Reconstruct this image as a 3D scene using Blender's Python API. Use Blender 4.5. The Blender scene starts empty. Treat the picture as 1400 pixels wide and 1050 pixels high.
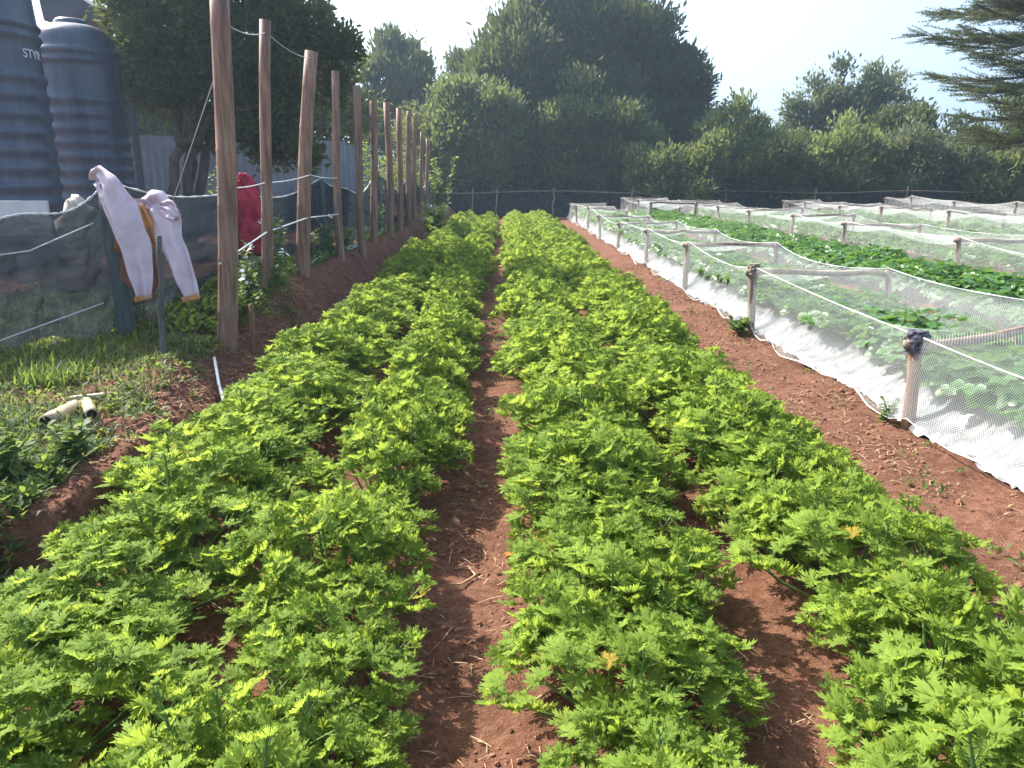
import bpy, math, random
import numpy as np
from mathutils import Vector, Matrix

R = math.radians
S = bpy.context.scene
COL = S.collection
rng = np.random.default_rng(7)
random.seed(7)

# ------------------------------------------------------------------ camera, sky, sun, exposure
CAMZ, PITCH, YAW, FPX = 1.6, R(14.9), R(-0.55), 1050.0
cam = bpy.data.cameras.new('camera'); camo = bpy.data.objects.new('camera', cam); COL.objects.link(camo)
camo.location = (0, 0, CAMZ); camo.rotation_euler = (math.pi/2-PITCH, 0, YAW)
cam.sensor_width = 36; cam.lens = 27.0; cam.clip_start = .05; cam.clip_end = 4000
S.camera = camo
S.render.resolution_x, S.render.resolution_y = 1024, 768

SUN_AZ, SUN_EL = R(-52), R(44)             # az clockwise from +Y (the way the rows run)
W = bpy.data.worlds.new('World'); S.world = W; W.use_nodes = True
nt = W.node_tree; bg = nt.nodes['Background']
sk = nt.nodes.new('ShaderNodeTexSky'); sk.sky_type = 'NISHITA'; sk.sun_disc = False
sk.sun_elevation = SUN_EL; sk.sun_rotation = SUN_AZ; sk.dust_density = 10.0; sk.ozone_density = 0.3; sk.air_density = .8; sk.altitude = 1500
nt.links.new(sk.outputs[0], bg.inputs[0]); bg.inputs[1].default_value = 0.135
sun = bpy.data.lights.new('sun', 'SUN'); suno = bpy.data.objects.new('sun', sun); COL.objects.link(suno)
sun.energy = 5.0; sun.angle = R(.5); sun.color = (1, .95, .87)
sd = Vector((math.sin(SUN_AZ)*math.cos(SUN_EL), math.cos(SUN_AZ)*math.cos(SUN_EL), math.sin(SUN_EL)))
suno.rotation_euler = sd.to_track_quat('Z', 'Y').to_euler(); suno.location = sd*60
V = S.view_settings; V.view_transform = 'Standard'; V.look = 'None'; V.gamma = 1; V.use_curve_mapping = False
V.exposure = 1.75
try:
    S.cycles.transparent_max_bounces = 24; S.cycles.max_bounces = 8; S.cycles.transmission_bounces = 6
except Exception: pass

# ------------------------------------------------------------------ helpers
def P(px, py, Y):
    """point of the place seen at photograph pixel px, py, at distance Y down the rows"""
    d = Vector(((px-700)/FPX, -(py-525)/FPX, -1.0)); d.rotate(camo.rotation_euler)
    k = Y/d.y
    return Vector((d.x*k, Y, CAMZ+d.z*k))

_lat = np.random.default_rng(3).random((16, 128, 128))
def vn(x, y, sc, seed=0):
    x = np.asarray(x, float)/sc+seed*17.3; y = np.asarray(y, float)/sc+seed*9.1
    xi = np.floor(x).astype(int); yi = np.floor(y).astype(int); fx = x-xi; fy = y-yi
    fx = fx*fx*(3-2*fx); fy = fy*fy*(3-2*fy); L = _lat[seed % 16]
    a = L[xi % 128, yi % 128]; b = L[(xi+1) % 128, yi % 128]; c = L[xi % 128, (yi+1) % 128]; d = L[(xi+1) % 128, (yi+1) % 128]
    return (a*(1-fx)+b*fx)*(1-fy)+(c*(1-fx)+d*fx)*fy-.5
def sst(a, b, x):
    t = np.clip((np.asarray(x, float)-a)/(b-a), 0, 1); return t*t*(3-2*t)

ROWS = [(-1.37, .41), (-.57, .34), (.39, .38), (1.22, .415)]
BED1 = (2.68, 4.06)
def coarse_z(x, y):
    x = np.asarray(x, float); y = np.asarray(y, float)
    t = .28+.22*sst(6, 8.5, y)
    t = t*sst(2.78, 3.0, y+.22*vn(x, y*0, .5, 4)+.12*vn(x, y*0, .17, 5))
    e = -1.80-.13*sst(4.6, 5.6, y)+.12*vn(x*0, y, 1.1, 1)+.06*vn(x*0, y, .35, 2)+.0*x
    w = .13+.42*sst(3.6, 5.5, y)
    z = t*(1-sst(e-w, e, x))
    z = z*(1-sst(38, 46, y))
    rows = sum(np.exp(-((x-c)/.32)**2) for c, _ in ROWS)
    z = z+.05*rows*sst(.3, 1, y)*(1-sst(29, 31, y))
    bed = sst(2.72, 2.98, x)*(1-sst(3.78, 4.02, x))*.19
    bed = bed+.16*(sst(4.6, 4.95, x)*(1-sst(6.6, 6.9, x)))
    for a, b in ((7.3, 8.75), (9.3, 11.1), (11.5, 13.0), (13.5, 15.4), (15.8, 17.3)):
        bed = bed+.16*sst(a, a+.25, x)*(1-sst(b-.25, b, x))
    z = z+bed*(1-sst(33, 35, y))*sst(-.5, 1, y)
    return z
def ground_z(x, y):
    x = np.asarray(x, float); y = np.asarray(y, float)
    z = coarse_z(x, y)
    bank = sst(-3.0, -2.4, x)*(1-sst(-2.0, -1.7, x))
    z = z+.05*vn(x, y, .9, 4)+.038*vn(x, y, .33, 5)*(1+bank)+.03*vn(x, y, .12, 6)*(1+1.2*bank)+.012*vn(x, y, .05, 7)
    return z
def gz(x, y): return float(ground_z(np.array([x]), np.array([y]))[0])

def tag(o, label=None, cat=None, group=None, kind=None):
    if label: o['label'] = label
    if cat: o['category'] = cat
    if group: o['group'] = group
    if kind: o['kind'] = kind
    return o
def empty(name, loc=(0, 0, 0), rz=0):
    o = bpy.data.objects.new(name, None); COL.objects.link(o); o.location = loc; o.rotation_euler = (0, 0, rz); o.empty_display_size = .1
    return o
def link(name, me, parent=None):
    o = bpy.data.objects.new(name, me); COL.objects.link(o)
    if parent: o.parent = parent
    return o
def tri_mesh(name, Vv, Ff, mat, tone=None, uv=None, smooth=True):
    me = bpy.data.meshes.new(name); Vv = np.asarray(Vv, np.float32); Ff = np.asarray(Ff, np.int32); k = Ff.shape[1]
    me.vertices.add(len(Vv)); me.vertices.foreach_set('co', Vv.ravel())
    me.loops.add(len(Ff)*k); me.loops.foreach_set('vertex_index', Ff.ravel())
    me.polygons.add(len(Ff)); me.polygons.foreach_set('loop_start', np.arange(0, len(Ff)*k, k, dtype=np.int32))
    me.polygons.foreach_set('loop_total', np.full(len(Ff), k, np.int32))
    me.polygons.foreach_set('use_smooth', np.full(len(Ff), smooth, bool))
    me.update(calc_edges=True)
    if tone is not None:
        a = me.attributes.new('tone', 'FLOAT', 'POINT'); a.data.foreach_set('value', np.asarray(tone, np.float32))
    if uv is not None:
        u = me.uv_layers.new(name='uv'); u.data.foreach_set('uv', np.asarray(uv, np.float32)[Ff.ravel()].ravel())
    if mat: me.materials.append(mat)
    return me
class MB:
    """collects quads and triangles for one mesh"""
    def __init__(s): s.v = []; s.f = []
    def tube(s, pts, rad, n=8, cap=True, squash=None):
        pts = [Vector(p) for p in pts]; m = len(pts)
        if not hasattr(rad, '__len__'): rad = [rad]*m
        b = len(s.v); up = Vector((0, 0, 1)); prev = None
        for i, p in enumerate(pts):
            d = (pts[min(i+1, m-1)]-pts[max(i-1, 0)])
            d = d.normalized() if d.length > 1e-9 else Vector((0, 0, 1))
            if prev is None:
                a = d.cross(Vector((1, 0, 0)) if abs(d.x) < .8 else up).normalized()
            else:
                a = (prev-d*prev.dot(d)).normalized()
            prev = a; c = d.cross(a)
            for k in range(n):
                t = 2*math.pi*k/n; s.v.append(p+(a*math.cos(t)+c*math.sin(t))*rad[i])
        for i in range(m-1):
            for k in range(n):
                k2 = (k+1) % n; s.f.append((b+i*n+k, b+i*n+k2, b+(i+1)*n+k2, b+(i+1)*n+k))
        if cap:
            s.f.append(tuple(b+k for k in reversed(range(n)))); s.f.append(tuple(b+(m-1)*n+k for k in range(n)))
        return s
    def box(s, c, size, rz=0, M=None):
        b = len(s.v); cx, cy, cz = c; a, d, e = [q/2 for q in size]
        for z in (-e, e):
            for x, y in ((-a, -d), (a, -d), (a, d), (-a, d)):
                v = Vector((x, y, z)); v.rotate(Matrix.Rotation(rz, 3, 'Z'))
                if M: v = M @ v
                s.v.append(v+Vector(c))
        for q in ((0, 3, 2, 1), (4, 5, 6, 7), (0, 1, 5, 4), (1, 2, 6, 5), (2, 3, 7, 6), (3, 0, 4, 7)): s.f.append(tuple(b+i for i in q))
        return s
    def lathe(s, prof, n=40, c=(0, 0, 0)):
        b = len(s.v)
        for r, z in prof:
            for k in range(n):
                t = 2*math.pi*k/n; s.v.append(Vector((c[0]+r*math.cos(t), c[1]+r*math.sin(t), c[2]+z)))
        for i in range(len(prof)-1):
            for k in range(n):
                k2 = (k+1) % n; s.f.append((b+i*n+k, b+i*n+k2, b+(i+1)*n+k2, b+(i+1)*n+k))
        return s
    def mesh(s, name, mat, smooth=True):
        me = bpy.data.meshes.new(name); me.from_pydata([tuple(v) for v in s.v], [], s.f); me.update()
        me.polygons.foreach_set('use_smooth', [smooth]*len(me.polygons))
        if mat: me.materials.append(mat)
        return me
    def build(s, name, mat, parent=None, smooth=True): return link(name, s.mesh(name, mat, smooth), parent)
def place(bV, bF, M, T):
    """many copies of one small mesh: M (k,3,3), T (k,3)"""
    k = len(T); n = len(bV)
    Vv = np.einsum('kij,nj->kni', M, bV)+T[:, None, :]
    Ff = bF[None]+(np.arange(k)*n)[:, None, None]
    return Vv.reshape(-1, 3), Ff.reshape(-1, bF.shape[1])
def joinm(parts):
    Vs, Fs, Ts = [], [], []; o = 0
    for v, f, t in parts:
        Vs.append(v); Fs.append(f+o); Ts.append(t); o += len(v)
    return np.concatenate(Vs), np.concatenate(Fs), np.concatenate(Ts)
def frame(d, nrm):
    """rotation whose y axis runs along d and z axis near nrm (arrays (k,3))"""
    d = d/np.linalg.norm(d, axis=1, keepdims=True); x = np.cross(d, nrm); x /= np.linalg.norm(x, axis=1, keepdims=True)+1e-9
    z = np.cross(x, d); return np.stack([x, d, z], axis=2)

# ------------------------------------------------------------------ materials
def nodes(name):
    m = bpy.data.materials.new(name); m.use_nodes = True; n = m.node_tree; b = n.nodes['Principled BSDF']; return m, n, b
def ramp(n, fac, stops):
    r = n.nodes.new('ShaderNodeValToRGB'); e = r.color_ramp.elements
    while len(e) < len(stops): e.new(.5)
    for el, (p, c) in zip(e, stops): el.position = p; el.color = (*c, 1)
    n.links.new(fac, r.inputs[0]); return r.outputs[0]
def noise(n, sc, det=4, rough=.6, coord='Object', vec=None):
    t = n.nodes.new('ShaderNodeTexNoise'); t.inputs['Scale'].default_value = sc; t.inputs['Detail'].default_value = det; t.inputs['Roughness'].default_value = rough
    if vec is None:
        c = n.nodes.new('ShaderNodeTexCoord'); vec = c.outputs[coord]
    n.links.new(vec, t.inputs['Vector']); return t.outputs['Fac']
def bump(n, b, h, st=.4, dist=.01):
    u = n.nodes.new('ShaderNodeBump'); u.inputs['Strength'].default_value = st; u.inputs['Distance'].default_value = dist
    n.links.new(h, u.inputs['Height']); n.links.new(u.outputs[0], b.inputs['Normal'])
def mat_plain(name, c1, c2, sc=8, rough=.7, spec=.3, bs=.3, bd=.01, metal=0, stretch=None, lo=.35, hi=.65):
    m, n, b = nodes(name); vec = None
    if stretch:
        c = n.nodes.new('ShaderNodeTexCoord'); mp = n.nodes.new('ShaderNodeMapping'); mp.inputs['Scale'].default_value = stretch
        n.links.new(c.outputs['Object'], mp.inputs[0]); vec = mp.outputs[0]
    f = noise(n, sc, 5, .65, vec=vec); n.links.new(ramp(n, f, [(lo, c1), (hi, c2)]), b.inputs['Base Color'])
    b.inputs['Roughness'].default_value = rough; b.inputs['Specular IOR Level'].default_value = spec; b.inputs['Metallic'].default_value = metal
    if bs: bump(n, b, f, bs, bd)
    return m
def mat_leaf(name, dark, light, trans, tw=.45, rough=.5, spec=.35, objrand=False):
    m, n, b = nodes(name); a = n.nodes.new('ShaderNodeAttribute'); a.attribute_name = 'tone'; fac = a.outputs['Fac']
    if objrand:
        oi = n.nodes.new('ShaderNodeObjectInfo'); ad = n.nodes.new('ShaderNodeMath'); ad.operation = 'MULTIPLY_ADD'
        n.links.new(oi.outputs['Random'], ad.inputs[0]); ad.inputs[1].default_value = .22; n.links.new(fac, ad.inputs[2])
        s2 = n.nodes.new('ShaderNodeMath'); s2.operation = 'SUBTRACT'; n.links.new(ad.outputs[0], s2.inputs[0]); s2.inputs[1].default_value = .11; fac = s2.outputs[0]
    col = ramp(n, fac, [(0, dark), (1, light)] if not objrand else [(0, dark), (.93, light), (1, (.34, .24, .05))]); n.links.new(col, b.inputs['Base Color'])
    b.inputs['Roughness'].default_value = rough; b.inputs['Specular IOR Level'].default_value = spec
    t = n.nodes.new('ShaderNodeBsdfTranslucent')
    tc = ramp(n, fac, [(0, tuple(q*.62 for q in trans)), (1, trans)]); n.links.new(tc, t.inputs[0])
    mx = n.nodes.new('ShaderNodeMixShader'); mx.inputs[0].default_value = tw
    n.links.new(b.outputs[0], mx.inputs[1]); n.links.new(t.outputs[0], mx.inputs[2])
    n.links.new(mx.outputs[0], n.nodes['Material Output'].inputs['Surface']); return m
def mat_net(name, cell, th, col, solid=None, tl=.5):
    m, n, b = nodes(name); n.nodes.remove(b); out = n.nodes['Material Output']
    d = n.nodes.new('ShaderNodeBsdfDiffuse'); d.inputs[0].default_value = (*col, 1)
    t = n.nodes.new('ShaderNodeBsdfTranslucent'); t.inputs[0].default_value = (*col, 1)
    a = n.nodes.new('ShaderNodeMixShader'); a.inputs[0].default_value = tl; n.links.new(d.outputs[0], a.inputs[1]); n.links.new(t.outputs[0], a.inputs[2])
    tr = n.nodes.new('ShaderNodeBsdfTransparent'); mx = n.nodes.new('ShaderNodeMixShader')
    n.links.new(tr.outputs[0], mx.inputs[1]); n.links.new(a.outputs[0], mx.inputs[2]); n.links.new(mx.outputs[0], out.inputs['Surface'])
    if solid is not None:
        _c = n.nodes.new('ShaderNodeTexCoord'); _mp = n.nodes.new('ShaderNodeMapping'); _mp.inputs['Rotation'].default_value = (0, 0, .6); _mp.inputs['Scale'].default_value = (1, 4, 1); n.links.new(_c.outputs['UV'], _mp.inputs[0]); f = noise(n, 2.2, 6, .7, vec=_mp.outputs[0]); n.links.new(ramp(n, f, [(.35, tuple(q*.6 for q in col)), (.7, tuple(q*1.7 for q in col))]), d.inputs[0]); n.links.new(d.inputs[0].links[0].from_socket, t.inputs[0]); r = n.nodes.new('ShaderNodeMapRange'); n.links.new(f, r.inputs[0])  # diagonal streaks put light and dark of wrinkles into the cloth colour
        r.inputs[1].default_value = .3; r.inputs[2].default_value = .7; r.inputs[3].default_value = min(.97, solid+.07); r.inputs[4].default_value = solid-.10
        n.links.new(r.outputs[0], mx.inputs[0]); return m
    uv = n.nodes.new('ShaderNodeTexCoord'); sp = n.nodes.new('ShaderNodeSeparateXYZ'); n.links.new(uv.outputs['UV'], sp.inputs[0])
    def op(o, x, y=None):
        q = n.nodes.new('ShaderNodeMath'); q.operation = o
        for i, z in enumerate((x, y)):
            if z is None: continue
            if isinstance(z, (int, float)): q.inputs[i].default_value = z
            else: n.links.new(z, q.inputs[i])
        return q.outputs[0]
    p = op('ADD', sp.outputs[0], sp.outputs[1]); q = op('SUBTRACT', sp.outputs[0], sp.outputs[1])
    l1 = op('LESS_THAN', op('FRACT', op('DIVIDE', p, cell)), th); l2 = op('LESS_THAN', op('FRACT', op('DIVIDE', q, cell)), th)
    n.links.new(op('MAXIMUM', l1, l2), mx.inputs[0]); return m

def mat_soil():
    m, n, b = nodes('red_soil')
    f1 = noise(n, 1.3, 6, .65); f2 = noise(n, 22, 6, .75); f3 = noise(n, 110, 3, .7)
    c1 = ramp(n, f2, [(.28, (.095, .042, .026)), (.5, (.215, .10, .061)), (.75, (.35, .183, .122))])
    c2 = ramp(n, f1, [(.3, (.62, .62, .62)), (.7, (1, 1, 1))])
    mx = n.nodes.new('ShaderNodeMix'); mx.data_type = 'RGBA'; mx.blend_type = 'MULTIPLY'; mx.inputs[0].default_value = 1
    n.links.new(c1, mx.inputs[6]); n.links.new(c2, mx.inputs[7]); n.links.new(mx.outputs[2], b.inputs['Base Color'])
    b.inputs['Roughness'].default_value = .95; b.inputs['Specular IOR Level'].default_value = .1
    ad = n.nodes.new('ShaderNodeMath'); ad.operation = 'ADD'; n.links.new(f2, ad.inputs[0]); n.links.new(f3, ad.inputs[1])
    bump(n, b, ad.outputs[0], .9, .02); return m
M = {}
M['soil'] = mat_soil()
M['clod'] = mat_plain('soil_clod', (.16, .072, .045), (.30, .15, .098), 40, .95, .1, .8, .01)
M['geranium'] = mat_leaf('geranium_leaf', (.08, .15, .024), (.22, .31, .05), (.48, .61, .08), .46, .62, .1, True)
M['stem'] = mat_plain('green_stem', (.09, .17, .04), (.17, .26, .07), 12, .6, .3, 0)
M['strawberry'] = mat_leaf('strawberry_leaf', (.035, .10, .02), (.085, .19, .04), (.22, .42, .05), .35, .35, .5, True)
M['weed'] = mat_leaf('weed_leaf', (.04, .08, .022), (.12, .18, .05), (.28, .38, .06), .45, .55, .18)
M['grass'] = mat_leaf('grass_blade', (.06, .08, .03), (.25, .21, .11), (.26, .27, .09), .4, .6, .2)
M['straw'] = mat_plain('dry_straw', (.30, .19, .11), (.52, .38, .24), 30, .85, .1, 0)
M['flower'] = mat_plain('white_petal', (.75, .75, .72), (.85, .85, .82), 5, .6, .2, 0)
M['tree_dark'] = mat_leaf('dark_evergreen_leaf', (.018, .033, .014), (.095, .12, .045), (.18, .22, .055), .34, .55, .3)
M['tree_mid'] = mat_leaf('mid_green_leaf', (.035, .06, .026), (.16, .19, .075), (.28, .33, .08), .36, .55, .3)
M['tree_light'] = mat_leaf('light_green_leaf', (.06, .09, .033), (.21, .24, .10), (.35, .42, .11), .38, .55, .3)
M['tree_grey'] = mat_leaf('grey_green_leaf', (.06, .08, .045), (.17, .20, .11), (.24, .28, .11), .35, .6, .25)
M['bark'] = mat_plain('bark', (.05, .04, .033), (.13, .10, .08), 9, .9, .15, .8, .02, stretch=(1, 1, .25))
M['bamboo'] = mat_plain('weathered_bamboo', (.13, .072, .05), (.34, .21, .145), 9, .65, .25, .3, .004, stretch=(3, 3, .22))
M['bamboo_pale'] = mat_plain('pale_cut_bamboo', (.34, .26, .14), (.48, .38, .23), 9, .5, .35, .2, .003)
M['bore_shade'] = mat_plain('bamboo_hollow_shade', (.03, .022, .016), (.08, .055, .035), 9, .9, .1, 0)
M['wood_grey'] = mat_plain('weathered_wood', (.16, .115, .085), (.30, .24, .19), 14, .85, .15, .5, .006, stretch=(2, 2, .3))
M['post_brown'] = mat_plain('brown_post_wood', (.16, .085, .05), (.28, .165, .10), 14, .8, .2, .5, .006, stretch=(2, 2, .3))
M['post_dark'] = mat_plain('dark_post_wood', (.045, .06, .06), (.10, .12, .115), 10, .8, .2, .5, .006, stretch=(2, 2, .3))
M['stake'] = mat_plain('grey_stake_wood', (.07, .065, .062), (.15, .14, .13), 12, .85, .15, .4, .004, stretch=(2, 2, .3))
M['rag'] = mat_plain('dark_rag', (.02, .022, .035), (.16, .15, .17), 24, .9, .1, .6, .01)
M['net'] = mat_net('white_netting', .019, .095, (.76, .78, .76))
M['netrope'] = mat_plain('white_net_rope', (.50, .50, .48), (.66, .66, .64), 60, .7, .2, .4, .003)
M['shade'] = mat_net('grey_shade_cloth', 0, 0, (.026, .032, .04), solid=.92, tl=.36)
M['shade_far'] = mat_net('dark_shade_cloth', 0, 0, (.03, .04, .045), solid=.86, tl=.3)
M['mulch'] = mat_plain('silver_plastic_mulch', (.17, .172, .18), (.25, .252, .26), 3, .3, .5, .5, .015, metal=.4)
M['tank'] = mat_plain('glare_tinted_black_plastic', (.028, .043, .074), (.075, .095, .13), 5, .36, .55, 0, stretch=(1, 1, .12))  # black plastic; the blue tint paints lens glare into the colour
M['tank_text'] = mat_plain('grey_white_lettering', (.55, .57, .6), (.66, .68, .7), 9, .6, .2, 0)
M['iron'] = mat_plain('galvanised_iron', (.17, .21, .25), (.25, .29, .33), 2.2, .5, .4, .1, .004, metal=.25)
M['roof'] = mat_plain('dark_roof_sheet', (.05, .06, .08), (.09, .10, .13), 2, .6, .3, 0)
M['board'] = mat_plain('pale_board', (.50, .52, .52), (.62, .63, .62), 3, .7, .2, 0)
M['pink'] = mat_plain('pale_pink_cloth', (.50, .40, .44), (.62, .53, .57), 7, .9, .1, .4, .01)
M['orange'] = mat_plain('orange_cloth', (.38, .17, .06), (.52, .26, .10), 9, .9, .1, .3, .006)
M['lining'] = mat_plain('shaded_lining_cloth', (.16, .075, .05), (.26, .12, .075), 9, .9, .1, .3, .006)  # inner lining of the garment, its shade put into a browner colour
M['red'] = mat_plain('crimson_cloth', (.24, .016, .035), (.48, .05, .085), 9, .85, .15, .4, .01)  # wide colour range paints darker folds into the cloth
M['string'] = mat_plain('pale_twine', (.50, .52, .50), (.66, .68, .66), 40, .8, .2, 0)
M['hose'] = mat_plain('green_grey_hose', (.22, .34, .28), (.36, .48, .40), 9, .5, .4, 0)
M['pipe'] = mat_plain('white_plastic_pipe', (.70, .71, .70), (.80, .80, .79), 9, .4, .4, 0)
M['blackpipe'] = mat_plain('black_plastic_pipe', (.03, .03, .032), (.06, .06, .062), 9, .22, .6, 0)
M['sack'] = mat_plain('pale_woven_sack', (.42, .36, .29), (.62, .55, .46), 11, .9, .1, .8, .02)
M['dead'] = mat_leaf('dead_orange_leaf', (.42, .14, .03), (.62, .24, .05), (.5, .2, .03), .3)
M['scrap'] = mat_plain('pale_plastic_scrap', (.6, .6, .6), (.75, .75, .75), 9, .35, .5, .4, .01)
_n = M['mulch'].node_tree; _b = _n.nodes['Principled BSDF']; _src = _b.inputs['Base Color'].links[0].from_socket
_mx = _n.nodes.new('ShaderNodeMix'); _mx.data_type = 'RGBA'; _n.links.new(_src, _mx.inputs[6]); _mx.inputs[7].default_value = (.17, .085, .055, 1)
_r = _n.nodes.new('ShaderNodeMapRange'); _n.links.new(noise(_n, 7, 6, .75), _r.inputs[0]); _r.inputs[1].default_value = .60; _r.inputs[2].default_value = .68; _r.inputs[4].default_value = .8
_n.links.new(_r.outputs[0], _mx.inputs[0]); _n.links.new(_mx.outputs[2], _b.inputs['Base Color'])
M['hill'] = mat_plain('distant_hill', (.045, .065, .035), (.10, .12, .07), .02, .95, .1, 0)

# ------------------------------------------------------------------ ground, hill, haze
def axis(segs):
    out = []
    for a, b, st in segs: out.append(np.arange(a, b, st))
    return np.unique(np.concatenate(out+[np.array([segs[-1][1]])]))
gx = axis([(-2000, -60, 80), (-60, -14, 4), (-14, -5, .5), (-5, -3.2, .06), (-3.2, 3.3, .029), (3.3, 5, .06), (5, 18, .2), (18, 60, 4), (60, 2000, 80)])
gy = axis([(-60, -4, 8), (-4, .9, .35), (.9, 4.6, .028), (4.6, 9, .05), (9, 16, .11), (16, 38, .25), (38, 60, 2), (60, 1780, 60)])
X, Y = np.meshgrid(gx, gy, indexing='ij')
Z = ground_z(X, Y); far = sst(45, 60, np.hypot(X, Y)); Z = Z*(1-far)
nx, ny = X.shape; idx = np.arange(nx*ny).reshape(nx, ny)
F = np.stack([idx[:-1, :-1], idx[1:, :-1], idx[1:, 1:], idx[:-1, 1:]], -1).reshape(-1, 4)
tag(link('ground', tri_mesh('ground', np.stack([X, Y, Z], -1).reshape(-1, 3), F, M['soil'])), 'reddish brown garden soil with paths between the crop rows', kind='structure')

hx = np.linspace(-1900, 1900, 200); hy = np.linspace(0, 1, 14)
HX, HT = np.meshgrid(hx, hy, indexing='ij')
top = 140+14*vn(HX, HX*0, 700, 3)+6*vn(HX, HX*0, 170, 5)-HX*.012
HY = 1500+230*HT; HZ = -.5+top*np.sin(HT*math.pi/2)
hidx = np.arange(HX.size).reshape(HX.shape)
tag(link('hills', tri_mesh('hills', np.stack([HX, HY, HZ], -1).reshape(-1, 3), np.stack([hidx[:-1, :-1], hidx[1:, :-1], hidx[1:, 1:], hidx[:-1, 1:]], -1).reshape(-1, 4), M['hill'])),
    'long distant hill fading to pale blue', kind='structure')

hm = bpy.data.materials.new('haze'); hm.use_nodes = True; hn = hm.node_tree; hn.nodes.remove(hn.nodes['Principled BSDF'])
pv = hn.nodes.new('ShaderNodeVolumePrincipled'); pv.inputs['Color'].default_value = (.58, .79, 1, 1); pv.inputs['Density'].default_value = .0016; pv.inputs['Anisotropy'].default_value = .45
hn.links.new(pv.outputs[0], hn.nodes['Material Output'].inputs['Volume'])
HZBOX = MB().box((0, 860, 77), (4400, 1960, 158)).build('haze', hm, smooth=False)  # box made taller so the scattering air whitens the sky
tag(HZBOX, 'thin blue morning haze over the field, made taller to whiten the sky', kind='stuff')

# ------------------------------------------------------------------ trees and bushes
def lobe(px, py, rx, ry, Y, dp=1.0):
    c = P(px, py, Y); k = Y/FPX
    return (np.array(c), np.array([rx*k, dp*(rx+ry)/2*k, ry*k]))
def crown_mesh(name, lobes, mat, n, per=9, cr=.34, ll=.26, lw=.11, upw=.5, outw=.8, shell=.14, rough=.28, seed=1, zmin=None, sub=34, subr=1.5):
    g = np.random.default_rng(seed)
    wt = np.array([r[0]*r[1]+r[1]*r[2]+r[0]*r[2] for _, r in lobes]); wt = wt/wt.sum()
    li = g.choice(len(lobes), n, p=wt)
    C = np.array([c for c, _ in lobes])[li]; Rr = np.array([r for _, r in lobes])[li]
    d = g.normal(size=(n, 3)); d[:, 2] += .25; d /= np.linalg.norm(d, axis=1, keepdims=True)
    bumpy = 1+rough*(vn(d[:, 0]*3+li*5.1, d[:, 2]*3+d[:, 1]*2, .8, 3)+.6*vn(d[:, 0]*3+d[:, 1], d[:, 2]*3+li*3.7, .3, 5))
    G = max(10, int(n/sub)); gr = np.minimum(Rr[:G].min(1)*.42, subr)*(.5+.9*g.random(G))
    gc = d[:G]*np.maximum(Rr[:G]*(bumpy[:G]*(1-.9*np.abs(g.normal(size=G))*shell))[:, None]-.75*gr[:, None], .05)+d[:G]*(gr*1.1*(g.random(G) < .22))[:, None]*np.array([.8, .8, 1.2])
    gi = g.integers(0, G, n); bw = g.random(G); d2 = g.normal(size=(n, 3)); d2 += d[gi]*.7; d2[:, 2] += .35; d2 /= np.linalg.norm(d2, axis=1, keepdims=True)
    li = li[:G][gi]; C = C[:G][gi]; Rr = Rr[:G][gi]
    pc = C+gc[gi]+d2*(gr[gi]*(1-.25*np.abs(g.normal(size=n))))[:, None]*np.array([1, 1, .8])
    gt = g.random(G)[gi]; d = d2*.7+d[gi]*.5
    ins = np.zeros(n, bool)
    for j, (c, q) in enumerate(lobes):
        e = (((pc-c)/q)**2).sum(1); ins |= (e < .36) & (li != j)
    if zmin is not None: ins |= pc[:, 2] < zmin
    pc = pc[~ins]; d = d[~ins]; n = len(pc)
    ct = np.clip(gt[~ins]*.6+g.random(n)*.4, 0, 1)
    p = np.repeat(pc, per, 0)+g.normal(size=(n*per, 3))*cr*.5
    nd = np.repeat(d, per, 0)
    a = nd*outw+g.normal(size=(n*per, 3))*.55; a[:, 2] += upw
    a /= np.linalg.norm(a, axis=1, keepdims=True)
    w = np.cross(a, g.normal(size=a.shape)); w /= np.linalg.norm(w, axis=1, keepdims=True); nn = np.cross(a, w)
    L = ll*(.6+.8*g.random((n*per, 1))); Wd = lw*(.6+.8*g.random((n*per, 1)))
    v = np.stack([p, p+a*L*.5+w*Wd*.5+nn*Wd*.2, p+a*L, p+a*L*.45-w*Wd*.5+nn*Wd*.2], 1).reshape(-1, 3)
    k = np.arange(n*per)*4
    f = np.stack([np.stack([k, k+1, k+2], 1), np.stack([k, k+2, k+3], 1)], 1).reshape(-1, 3)
    t = np.clip(np.repeat(ct, per)*.6+g.random(n*per)*.4, 0, 1)
    return tri_mesh(name, v, f, mat, np.repeat(t, 4), smooth=False)
def limb(mb, a, b, r0, r1, seed, wob=.12, n=6):
    g = np.random.default_rng(seed); a = Vector(a); b = Vector(b); L = (b-a).length; pts = []; rr = []
    for i in range(7):
        t = i/6; q = a.lerp(b, t)
        if 0 < i: q = q+Vector(g.normal(size=3))*wob*L*.12
        pts.append(q); rr.append(r0+(r1-r0)*t)
    mb.tube(pts, rr, n)
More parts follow.
